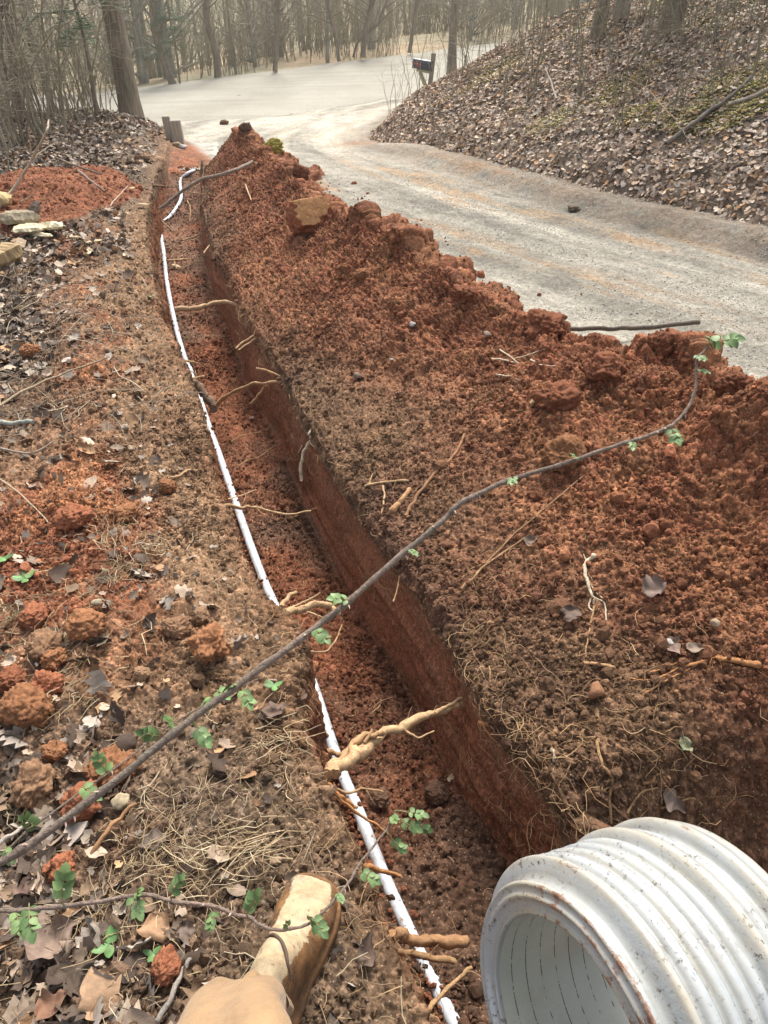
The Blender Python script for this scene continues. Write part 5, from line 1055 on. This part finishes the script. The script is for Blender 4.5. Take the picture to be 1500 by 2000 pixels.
# ---- split log and wood chips at the left
def chunk(label, p, L, w, h, yaw, tilt, col, seed, name='wood_chunk'):
    r = np.random.default_rng(seed); n = 14; t = np.linspace(-.5, .5, n); k = 10; V = []
    prof_ = r.uniform(.65, 1.25, k); a = np.arange(k) / k * 2 * np.pi
    for i, x in enumerate(t):
        e = (1 - (abs(x) * 2) ** 3.) ** .6 * .85 + .15; f = prof_ * e * (1 + r.normal(0, .10, k))
        V += [(x * L + (r.uniform(-.05, .05) * L if i in (0, n - 1) else 0), math.cos(b) * w / 2 * q, math.sin(b) * h / 2 * q) for b, q in zip(a, f)]
    V = np.array(V); i = np.arange(n - 1)[:, None] * k; j = np.arange(k)[None]; F = np.stack([i + j, i + (j + 1) % k, i + k + (j + 1) % k, i + k + j], -1).reshape(-1, 4)
    V = np.vstack([V, [-L / 2, 0, 0], [L / 2, 0, 0]]); q = np.arange(k); c1 = np.stack([(q + 1) % k, q, np.full(k, n * k)], -1); c2 = np.stack([(n - 1) * k + q, (n - 1) * k + (q + 1) % k, np.full(k, n * k + 1)], -1)
    c, s = math.cos(yaw), math.sin(yaw); ct, st_ = math.cos(tilt), math.sin(tilt); M = np.array([[c, -s, 0], [s, c, 0], [0, 0, 1.]]) @ np.array([[ct, 0, -st_], [0, 1, 0], [st_, 0, ct]])
    V = V @ M.T; cl = np.array(col); o = obj(name, [(V, F, cl), (V, c1, cl * 1.15), (V, c2, cl * 1.15)], WOOD, smooth=False); o.location = p; return tag(o, label, 'wood')
CR = (.62, .54, .36)
chunk('long split slab of cream wood lying against the red mound', onsurf(100, 455, .05), .42, .10, .06, -.75, .15, CR, 1)
chunk('short cream slab in front of the long split one', onsurf(60, 462, .05), .24, .12, .07, .1, .05, (.66, .58, .38), 2)
chunk('thin cream splinter at the near side of the slabs', onsurf(82, 470, .04), .30, .05, .03, -.6, .1, CR, 3)
chunk('dark weathered stub standing among the cream slabs', onsurf(72, 440, .08), .20, .07, .06, 1.1, .9, (.14, .11, .085), 4)
chunk('grey barked log piece behind the cream slabs', onsurf(40, 440, .05), .30, .13, .12, .2, .0, (.34, .28, .19), 5)
chunk('rotten log end with orange inner wood at the left edge', onsurf(8, 520, .06), .30, .20, .17, 1.2, .1, (.36, .26, .14), 6)
chunk('knobbly brown stick of wood right of the rotten log end', onsurf(42, 492, .05), .20, .07, .06, 1.8, .1, (.32, .24, .16), 7)
chunk('small yellowish log at the left edge beside the leaning branch', onsurf(12, 405, .06), .26, .10, .10, -.9, .0, (.45, .34, .17), 8)
for k, (a, b, lb) in enumerate([(150, 470, 'long cream chip at the foot of the red mound'), (185, 478, 'thin tan chip right of the cream one'), (258, 373, 'oval white chip in the litter near the trench'), (175, 498, 'short cream chip below the tan one'), (345, 520 + 5, 'ochre flake on the lip of the far trench'), (280, 405, 'pale wedge chip on the trench edge')]):
    chunk(lb, onsurf(a, b, .025), .11 if k != 2 else .06, .035, .014, -.3 + k * .7, .05, (.56, .44, .26), 20 + k, 'wood_chip')

# ---- stubs of sawn posts by the driveway
def box(cx, cy, cz, sx, sy, sz, jit=0, r=None):
    V = np.array([(x, y, z) for x in (-.5, .5) for y in (-.5, .5) for z in (-.5, .5)], float) * [sx, sy, sz] + [cx, cy, cz]
    if jit: V = V + (r or rng).normal(0, jit, V.shape)
    return V, np.array([(0, 1, 3, 2), (4, 6, 7, 5), (0, 4, 5, 1), (2, 3, 7, 6), (0, 2, 6, 4), (1, 5, 7, 3)])
for k, (px, w_, h_, lb) in enumerate([(348, .17, .25, 'wider of two sawn wooden post stubs where the trench meets the road'), (332, .10, .26, 'narrower of two sawn wooden post stubs where the trench meets the road')]):
    p = aty(px, 276 if k == 0 else 270, 10.6); V, F = box(0, 0, h_ / 2 - .05, w_, .10, h_ + .1, .008, np.random.default_rng(k)); V[:, 0] *= 1 - .12 * (V[:, 2] > .1)
    o = obj('post_stub', [(V, F, np.array((.34, .30, .24)))], WOOD, smooth=False); o.location = p; bv = o.modifiers.new('b', 'BEVEL'); bv.width = .008; o.rotation_euler = (0, R(-3), R(15)); tag(o, lb, 'post')
p = aty(352, 290, 9.9)
clod('whitish stone at the foot of the post stubs', 357, 291, .05, (.55, .53, .50), 401, .6, 'stone', 'stone', None, STONE, .3, .3, 2); clod('ochre stone beside the whitish one by the post stubs', 346, 287, .05, (.42, .33, .2), 402, .6, 'stone', 'stone', None, STONE, .3, .3, 2)
clod('rust red scrap lying alone on the road', 467, 191, .12, (.28, .13, .10), 403, .35, 'stone', 'stone', None, STONE, .3, .3, 2)
clod('dark clump of mud on the gravel beyond the crest', 1120, 412, .055, (.17, .13, .09), 404, .35, group=None, sink=.2)
clod('yellow-green mossy lump on the far crest of the heap', 536, 297, .08, (.28, .24, .06), 405, .7, group=None, sink=.2)

# ---- mailbox
MBK = flat('black_enamel', (.018, .022, .032), .35, .5); MRED = flat('red_enamel', (.55, .03, .03), .4, .4); TIMB = flat('treated_timber', (.36, .32, .20), .85, .2); DTIMB = flat('old_timber', (.20, .17, .13), .85, .2)
mp_ = aty(838, 183, 22.6); mb = empty('mailbox', mp_, 'black mailbox with red flag on a braced wooden post at the road edge', 'mailbox'); mb.rotation_euler = (0, R(6), R(-24))
def bx(name, m, par, *a, rot=None, bev=.006):
    V, F = box(*a); 
    o = obj(name, [(V, F, None)], m, par, smooth=False); b_ = o.modifiers.new('b', 'BEVEL'); b_.width = bev; return o
bx('post', DTIMB, mb, 0, 0, .42, .10, .10, 1.04)
bx('support_arm', TIMB, mb, -.23, 0, .50, .38, .10, .06)
br_ = [np.array([-.34, 0, .47]), np.array([-.03, 0, .02])]; obj('brace', [(a, b, None) for a, b, c in tube(np.array(br_), .055, 4)], TIMB, mb, smooth=False)
# arched box: rounded top section swept along x
a = np.linspace(0, np.pi, 13); sec = np.array([(-.10, 0)] + [(-.10 * math.cos(t), .13 + .10 * math.sin(t)) for t in a] + [(.10, 0)]); xs_ = [-.52, .02]
V = np.array([(x, s_[0], .54 + s_[1]) for x in xs_ for s_ in sec]); m_ = len(sec); F = np.array([(i, (i + 1) % m_, m_ + (i + 1) % m_, m_ + i) for i in range(m_)])
mbx = obj('box', [(V, F, None)], MBK, mb, smooth=False)
def fan(x, sc_, nm, mt, th=.012, par=None):
    Q = np.array([(x, s_[0] * sc_, .54 + (s_[1] - .1) * sc_ + .1) for s_ in sec]); Q2 = Q + [th, 0, 0]; V = np.vstack([Q, Q2, Q.mean(0), Q2.mean(0)]); n = len(Q); q = np.arange(n)
    f3 = np.vstack([np.stack([(q + 1) % n, q, np.full(n, 2 * n)], -1), np.stack([n + q, n + (q + 1) % n, np.full(n, 2 * n + 1)], -1)]); f4 = np.stack([q, (q + 1) % n, n + (q + 1) % n, n + q], -1)
    return obj(nm, [(V, f3, None), (V, f4, None)], mt, par or mb, smooth=False)
dr_ = fan(-.534, 1.06, 'door', MBK); bx('handle', MBK, dr_, -.545, 0, .73, .02, .03, .03, bev=.003); fan(.015, 1.03, 'back_panel', MBK)
fl = bx('flag', MRED, mb, -.40, -.112, .655, .16, .008, .035, bev=.002); bx('flag_stem', MRED, fl, -.335, -.112, .625, .03, .008, .09, bev=.002)

# ------------------------------------------------------------------ trees
def branchy(seed, h, r0, nb, lean=.05, wob=.08, bl=(1.0, 2.6), b0=.25, twigs=3, k=9):
    r = np.random.default_rng(seed); n = 22; t = np.linspace(0, 1, n); la = r.uniform(0, 6.28)
    P = np.stack([t * h * lean * math.cos(la) + np.cumsum(r.normal(0, wob * h / n, n)) * .5, t * h * lean * math.sin(la) + np.cumsum(r.normal(0, wob * h / n, n)) * .5, t * h - .25], 1); P[:, :2] -= P[0, :2]
    rad = r0 * (1 - .75 * t); rad[0] *= 1.35; rad[1] *= 1.08; trunk = tube(P, rad, k, rough=.05, rg=r); crown = []
    for _ in range(nb):
        f = r.uniform(b0, 1) ** .9; i = min(n - 2, int(f * (n - 1))); az = r.uniform(0, 6.28); L = r.uniform(*bl) * (1.1 - .5 * f); el = r.uniform(.1, .9)
        d = np.array([math.cos(az) * math.cos(el), math.sin(az) * math.cos(el), math.sin(el)]); m = 6; s = np.linspace(0, 1, m)
        Q = P[i] + d * L * s[:, None] + np.array([0, 0, .25 * L]) * (s ** 2)[:, None] + np.cumsum(r.normal(0, .035 * L, (m, 3)), 0) * (s > 0)[:, None]
        rb = min(rad[i] * .45, .03 + .01 * L); crown += tube(Q, rb * (1 - .8 * s), 4, False, rg=r)
        for _ in range(twigs):
            j = r.integers(1, m); d2 = d + r.normal(0, .7, 3); d2 /= np.linalg.norm(d2); L2 = L * r.uniform(.2, .5); s2 = np.linspace(0, 1, 4)
            Q2 = Q[j] + d2 * L2 * s2[:, None] + np.cumsum(r.normal(0, .04 * L2, (4, 3)), 0); crown += tube(Q2, max(.0035, rb * .3) * (1 - .7 * s2), 3, False, rg=r)
    return trunk, crown
def tree(name, label, cat, pos, spec, mt, group=None, rot=0, scale=1):
    t_, c_ = spec; e_ = empty(name, pos, label, cat, group); e_.rotation_euler = (0, 0, rot); e_.scale = (scale,) * 3
    obj('trunk', t_, mt, e_); obj('crown', c_, mt, e_); return e_
def copy_tree(root, pos, rot, scale, label=None):
    c = root.copy(); COL.objects.link(c); c.location = pos; c.rotation_euler = (0, 0, rot); c.scale = (scale,) * 3
    if label: c['label'] = label
    for ch in root.children:
        d = ch.copy(); COL.objects.link(d); d.parent = c
    return c
def gz_(px, py, y): return aty(px, py, y)
tree('tree', 'big straight tree trunk on the left bank beside the road', 'tree', aty(257, 222, 13.0), branchy(1, 9, .165, 16, .004, .006, (1, 3), .28, 4, 14), BARK)
tree('tree', 'sturdy tree on the nose of the bank behind the mailbox', 'tree', hits([884], [128])[0] + [0, .25, -.1], branchy(2, 9, .125, 18, .01, .02, (1, 3), .2, 4, 12), BARK)
tree('tree', 'thick tree with a mossy foot near the top right of the bank', 'tree', hits([1305], [68])[0], branchy(3, 9, .12, 18, .02, .03, (1, 3), .25, 4, 12), BARK)
tree('tree', 'tree with a vine on its foot left of the thick mossy one', 'tree', hits([1165], [75])[0], branchy(4, 9, .08, 18, .02, .03, (1, 3), .2, 4, 10), BARK)
tree('tree', 'dim trunk between the two bank trees higher up the slope', 'tree', hits([1212], [38])[0], branchy(5, 9, .09, 14, .02, .03, (1, 3), .2, 3, 10), BARKF)
# leaning tree across the road
def leantree(label, pts, y, r0, r1, seed, mt=BARK):
    P = np.array([aty(a, b, y + c) for a, b, c in pts]); d = P[-1] - P[-2]; P = np.vstack([P, P[-1] + d * 2.0 + [0, 0, .5], P[-1] + d * 4.0 + [0, 0, 1.5]]); org = P[0].copy(); P = spline(P - org, 6); n = len(P); t = np.linspace(0, 1, n); r0 *= .72; r1 *= .72; tr = tube(P, r0 + (r1 - r0) * t, 9, rough=.05); cr = []; r = np.random.default_rng(seed)
    for _ in range(12):
        i = r.integers(n // 4, n); az = r.uniform(0, 6.28); L = r.uniform(.6, 1.8); s = np.linspace(0, 1, 6); dd = np.array([math.cos(az), math.sin(az), .6]); Q = P[i] + dd * L * s[:, None] + np.cumsum(r.normal(0, .05 * L, (6, 3)), 0); cr += tube(Q, .022 * (1 - .8 * s), 4, False)
    return tree('tree', label, 'tree', org, (tr, cr), mt)
leantree('dark leaning tree at the road edge just right of the big trunk', [(340, 170, 0), (328, 140, 0), (312, 95, 0), (300, 50, 0), (297, 0, 0)], 25.5, .17, .10, 7)
leantree('slim straight dark tree at the middle of the far road edge', [(537, 140, 0), (540, 90, 0), (541, 40, 0), (543, 0, 0)], 27, .11, .08, 8)
leantree('pair trunk that bows right at the far road edge', [(425, 155, 0), (423, 110, 0), (410, 60, 0), (402, 20, 0), (404, 0, 0)], 26.5, .15, .10, 9)
leantree('crooked thin tree leaning left over the middle of the road edge', [(662, 120, 0), (655, 70, 0), (645, 30, 0), (640, 0, 0)], 28.5, .09, .06, 10)
leantree('dark twin-stem tree toward the right of the road edge', [(708, 112, 0), (715, 60, 0), (722, 20, 0), (730, -10, 0)], 29, .13, .08, 11)
leantree('curved thin tree crossing behind the dark twin-stem one', [(690, 112, 0), (700, 80, 0), (728, 55, 0), (740, 40, 0)], 29.5, .06, .05, 12)
leantree('slender grey tree close to the top of the mailbox view', [(800, 103, 0), (806, 60, 0), (815, 0, 0)], 30, .10, .07, 13)
leantree('tree forked low over the left of the far road edge', [(170, 180, 0), (150, 110, 0), (130, 50, 0), (118, 0, 0)], 24.5, .16, .11, 14)
leantree('brown trunk rising through the brush at the far left', [(40, 250, 0), (28, 150, 0), (20, 60, 0), (12, 0, 0)], 11.5, .075, .065, 15)
leantree('forked brown trunk in the brush between far left and the big tree', [(105, 240, 0), (85, 150, 0), (60, 70, 0), (45, 10, 0)], 12.5, .06, .05, 16, BARKF)

# forest across the road
VAR = [branchy(30 + i, 8.5, rr, nb, .04, .05, (.8, 2.6), .02, 3, 7) for i, (rr, nb) in enumerate([(.10, 26), (.075, 26), (.125, 24), (.05, 22), (.085, 28), (.035, 20)])]
r_ = np.random.default_rng(77); protos = []
desc = ['thick bare tree', 'slim bare tree', 'heavy bare tree', 'thin pole-like tree', 'branchy bare tree', 'whip-thin young tree']
cnt = 0
FG = 'bare trees of the wood across the road'
for k in range(330):
    u = r_.uniform(-34, 30); a = 6.9 + r_.uniform(0, 1) ** 1.25 * 38; X_ = 1.3 + u * ex - a * ey; Y_ = 23 + u * ey + a * ex
    if abs(X_) > .66 * Y_ + 2: continue
    v = int(r_.integers(0, 6)); z = float(zbeyond(np.array([X_]), np.array([Y_]))[0]); sc_ = r_.uniform(.8, 1.25)
    lab = desc[v] + ' standing in the leafless wood across the road'
    if protos and any(p[0] == v for p in protos): copy_tree([p[1] for p in protos if p[0] == v][0], (X_, Y_, z), r_.uniform(0, 6.28), sc_)
    else: protos.append((v, tree('forest_tree', lab, 'tree', (X_, Y_, z), VAR[v], BARKF, FG, r_.uniform(0, 6.28), sc_)))
# brush and saplings
def brush(seed, h, n, r0=.010, arch=.6, tw=4, spread=.3):
    r = np.random.default_rng(seed); st = []; tg = []
    for _ in range(n):
        az = r.uniform(0, 6.28); L = h * r.uniform(.6, 1.2); m = 9; s = np.linspace(0, 1, m); b = np.array([r.normal(0, spread), r.normal(0, spread), -.1]); out = r.uniform(.1, arch) * L
        Q = b + np.stack([math.cos(az) * out * s ** 1.6, math.sin(az) * out * s ** 1.6, L * (s - .35 * arch * s ** 3)], 1) + np.cumsum(r.normal(0, .018 * L, (m, 3)), 0); st += tube(Q, r0 * (1 - .75 * s) * r.uniform(.6, 1.3), 4, False)
        for _ in range(tw):
            j = r.integers(2, m); d = r.normal(0, 1, 3); d[2] = abs(d[2]) * .4; d /= np.linalg.norm(d); L2 = L * r.uniform(.12, .4); s2 = np.linspace(0, 1, 5); Q2 = Q[j] + d * L2 * s2[:, None] + np.cumsum(r.normal(0, .05 * L2, (5, 3)), 0) - np.array([0, 0, .15 * L2]) * (s2 ** 2)[:, None]; tg += tube(Q2, r0 * .35 * (1 - .6 * s2), 3, False)
    return st, tg
def shrub(name, label, cat, pos, spec, mt, group, rot=0, sc_=1):
    e_ = empty(name, pos, label, cat, group); e_.rotation_euler = (0, 0, rot); e_.scale = (sc_,) * 3; obj('trunk', spec[0], mt, e_); obj('crown', spec[1], mt, e_); return e_  # trunk part is the bush's separate stems, crown part its loose twigs
BR = [brush(1, 2.6, 14, .012, .7, 7, .25), brush(2, 2.0, 12, .009, .9, 8, .3), brush(3, 3.2, 9, .016, .4, 7, .2), brush(4, 3.4, 22, .014, .5, 7, .7)]
GB = 'leafless bushes on the left bank'
pb = []
for k, (px, py, y_, v) in enumerate([(20, 262, 9.6, 0), (75, 252, 10.4, 1), (125, 240, 11.6, 0), (-40, 290, 9.2, 2), (45, 225, 12.5, 2), (160, 225, 12.6, 1), (-90, 250, 11.0, 0), (185, 215, 13.2, 1), (100, 215, 13.6, 2), (5, 232, 12, 1), (-30, 330, 7.8, 1), (60, 270, 9.6, 2), (-140, 290, 9.5, 2), (140, 212, 14, 0)]):
    p = aty(px, py, y_); p[2] = float(hmac(p[0], p[1]))
    if k < 3: pb.append((v, shrub('bush', ['tall arching leafless bush in the thicket left of the big tree', 'low fine-twigged leafless bush in the thicket left of the big tree', '', ''][v], 'bush', p, BR[v], TWIG, GB, r_.uniform(0, 6), 1))) if not any(q[0] == v for q in pb) else copy_tree([q[1] for q in pb if q[0] == v][0], p, r_.uniform(0, 6), r_.uniform(.8, 1.1))
    elif any(q[0] == v for q in pb): copy_tree([q[1] for q in pb if q[0] == v][0], p, r_.uniform(0, 6), r_.uniform(.8, 1.15))
    else: pb.append((v, shrub('bush', 'upright thick-stemmed leafless bush in the thicket left of the big tree', 'bush', p, BR[v], TWIG, GB, r_.uniform(0, 6), 1)))
fb_ = None; GU = 'undergrowth saplings across the road'
for k in range(170):
    u = -34 + 60 * (k + r_.uniform(0, 1)) / 170; a = 6.6 + r_.uniform(.2, 14); X_ = 1.3 + u * ex - a * ey; Y_ = 23 + u * ey + a * ex; z = float(zbeyond(np.array([X_]), np.array([Y_]))[0])
    if abs(X_) > .66 * Y_ + 2: continue
    if fb_ is None: fb_ = shrub('thicket_bush', 'bare thin-stemmed bush in the undergrowth across the road', 'bush', (X_, Y_, z), BR[3], TWIG, GU)
    else: copy_tree(fb_, (X_, Y_, z), r_.uniform(0, 6.28), r_.uniform(.7, 1.2))
# saplings on the bank
sp = [brush(11, 1.9, 2, .013, .25, 9, .03), brush(12, 1.3, 3, .007, .7, 5, .05)]
pr_ = [None, None]; GS = ['upright saplings on the bank', 'small briars on the bank']
LBS = ['thin upright leafless sapling growing from the leafy bank', 'small arching leafless briar growing from the leafy bank']
for k, (px, py, v) in enumerate([(1015, 132, 0), (935, 118, 0), (985, 60, 0), (1060, 45, 0), (1115, 70, 0), (1250, 45, 0), (1350, 60, 0), (1420, 35, 0), (960, 160, 1), (1040, 200, 1), (920, 170, 1), (1100, 140, 1), (1280, 170, 1), (1210, 330 - 60, 1), (1370, 120, 1), (890, 190, 1), (1140, 190, 1), (940, 90, 0), (1030, 85, 1), (1225, 110, 1), (1330, 215, 1), (1445, 110, 1), (1090, 35, 0), (905, 150, 0), (970, 105, 1), (1000, 45, 1), (1180, 35, 1), (1290, 30, 1), (1385, 30, 0)] + [(int(860 + (k_ * 137) % 620), int(40 + (k_ * 71) % 170), 1 if k_ % 3 else 0) for k_ in range(34)] + [(int(760 + k_ * 14), int(225 - k_ * 11), 1) for k_ in range(9)]):
    p = hits([px], [py])[0]; s_ = r_.uniform(.7, 1.15)
    if pr_[v] is None: pr_[v] = shrub(['sapling', 'briar'][v], LBS[v], ['sapling', 'briar'][v], p, sp[v], TWIG, GS[v], r_.uniform(0, 6), s_)
    else: copy_tree(pr_[v], p, r_.uniform(0, 6.28), s_)
# evergreen twigs hanging by the big trunk
r = np.random.default_rng(5); tp_ = aty(257, 222, 13.0)
def spray(label, pos, seed, n=260, ln=.9):
    r = np.random.default_rng(seed); e_ = empty('evergreen', pos, label, 'tree'); P = spline(np.array([(0, 0, 0), (.03, .02, 1.0), (-.04, .0, 2.0), (.02, .03, 3.4)]), 6); tr = tube(P, np.linspace(.035, .01, len(P)), 6); V = []; nd = []
    for _ in range(30):
        z = r.uniform(.75, 2.6); az = r.uniform(0, 6.28); L = ln * r.uniform(.4, 1) * (1.3 - z / 3.6); s = np.linspace(0, 1, 6); Q = np.array([0, 0, z]) + np.stack([math.cos(az) * L * s, math.sin(az) * L * s, .1 * s - .35 * L * s ** 2], 1); tr += tube(Q, .007 * (1 - .6 * s), 3, False); V.append(Q[1:])
    V = np.concatenate(V); N_ = 5200; c = V[r.integers(0, len(V), N_)] + r.normal(0, .045, (N_, 3)); nn = np.repeat([[0, 0, 1.]], N_, 0)
    fol = blades(c, nn, np.ones(N_), N_, .03, .075, .003, [(.07, .15, .06), (.11, .20, .08), (.05, .10, .04)], .4, None, .8, 3)
    obj('trunk', tr, BARK, e_); obj('foliage', [fol], GREEN, e_); return e_
spray('young evergreen with drooping green sprays left of the big trunk', aty(190, 225, 12.4), 3); spray('young evergreen with green sprays right of the big trunk by the road', aty(352, 168, 25.5), 4, ln=1.2)
# low green weeds
def weed(label, px, py, s_, seed):
    r = np.random.default_rng(seed); p = onsurf(px, py, .01); pr = []
    for _ in range(5):
        a = r.uniform(0, 6.28); M = np.array([[math.cos(a), -math.sin(a), 0], [math.sin(a), math.cos(a), 0], [0, 0, 1.]]); lv, lf_ = leaflet(s_, s_ * .3); lv = lv * [1, 1, -1] + [0, 0, .004]; pr.append((lv @ M.T, lf_, np.array((.10, .21, .06)) * r.uniform(.7, 1.2)))
    o = obj('seedling', pr, GREEN); o.location = p; tag(o, label, 'plant')
for k, a in enumerate([('green seedling on the left edge above the red clod', 8, 1095, .035), ('tiny green seedling between the left clods and dry grass', 50, 1135, .035), ('green seedling under the thick cane near the left edge', 215, 1790 + 60, .03), ('small green sprout in dry grass below the bottom shoot', 300, 1868, .018), ('pale green sprout on the far left bank', 298, 582, .03), ('green sprout by the left lip under the rose cane', 535, 1345, .025)]): weed(*a, k)
# distant wood as one mass
r = np.random.default_rng(9); pr = []
n = 1500; u = r.uniform(-110, 90, n); a = r.uniform(40, 120, n); X_ = 1.3 + u * ex - a * ey; Y_ = 23 + u * ey + a * ex; Z_ = zbeyond(X_, Y_)
base = np.stack([X_, Y_, Z_ - .3], 1); tv = np.array([(math.cos(q) * w_, math.sin(q) * w_, h_) for h_, w_ in ((0, 1), (.5, .8), (1, .3)) for q in (0, 2.1, 4.2)]); tf_ = np.array([(i * 3 + j, i * 3 + (j + 1) % 3, i * 3 + 3 + (j + 1) % 3, i * 3 + 3 + j) for i in range(2) for j in range(3)])
rr = r.uniform(.06, .22, n); hh = r.uniform(8, 15, n); M = frames(np.repeat([[0, 0, 1.]], n, 0), tilt=.06)
pr.append(scatter(tv, tf_, base, M, np.stack([rr, rr, hh], 1), np.ones((n, 3))))
for _ in range(6):
    k = r.integers(0, n, n); hb = r.uniform(.3, 9, n); rr2 = r.uniform(.012, .035, n); L = r.uniform(1, 3, n); pr.append(scatter(tv, tf_, base[k] + np.stack([0 * hb, 0 * hb, hb], 1), frames(np.repeat([[0, 0, .6]], n, 0), tilt=1.0), np.stack([rr2, rr2, L], 1), np.ones((n, 3))))
tag(obj('distant_wood', [(a_[0], a_[1], None) for a_ in pr], BARKF), 'far leafless woodland on the slope behind the nearer trees', 'woodland', kind='stuff')
# ------------------------------------------------------------------ light
SE, SR = R(54), R(8)
w = bpy.data.worlds.new('World'); SC.world = w; w.use_nodes = True; nt = w.node_tree; bg = nt.nodes['Background']
sky = nt.nodes.new('ShaderNodeTexSky'); sky.sky_type = 'NISHITA'; sky.sun_disc = False; sky.sun_elevation = SE; sky.sun_rotation = SR
sky.air_density = 1.0; sky.dust_density = 4.0; sky.ozone_density = .6
hs = nt.nodes.new('ShaderNodeHueSaturation'); hs.inputs['Saturation'].default_value = .45; nt.links.new(sky.outputs[0], hs.inputs['Color']); nt.links.new(hs.outputs[0], bg.inputs[0]); bg.inputs[1].default_value = .125
l = bpy.data.lights.new('sun', 'SUN'); l.energy = 2.4; l.angle = R(20); l.color = (1, .955, .87)
lo = bpy.data.objects.new('sun', l); COL.objects.link(lo)
dv = Vector((math.sin(SR) * math.cos(SE), math.cos(SR) * math.cos(SE), math.sin(SE))); lo.rotation_euler = dv.to_track_quat('Z', 'Y').to_euler(); lo.location = (3, 3, 8)
SC.view_settings.view_transform = 'Standard'; SC.view_settings.look = 'None'; SC.view_settings.exposure = 1.2; SC.view_settings.gamma = 1
# ------------------------------------------------------------------ damp spring air
def m_haze():
    m = bpy.data.materials.new('haze'); m.use_nodes = True; nt = m.node_tree; nt.nodes.clear(); o_ = nt.nodes.new('ShaderNodeOutputMaterial'); v = nt.nodes.new('ShaderNodeVolumePrincipled')
    v.inputs['Color'].default_value = (.97, .97, .95, 1); v.inputs['Density'].default_value = .0014; v.inputs['Anisotropy'].default_value = .3; nt.links.new(v.outputs[0], o_.inputs['Volume']); return m
V = np.array([(x, y, z) for x in (-210, 230) for y in (-130, 330) for z in (-9, 42)], float); F = np.array([(0, 1, 3, 2), (4, 6, 7, 5), (0, 4, 5, 1), (2, 3, 7, 6), (0, 2, 6, 4), (1, 5, 7, 3)])
tag(obj('haze', [(V, F, None)], m_haze(), smooth=False), 'thin pale haze in the air over the woods', 'haze', kind='stuff')
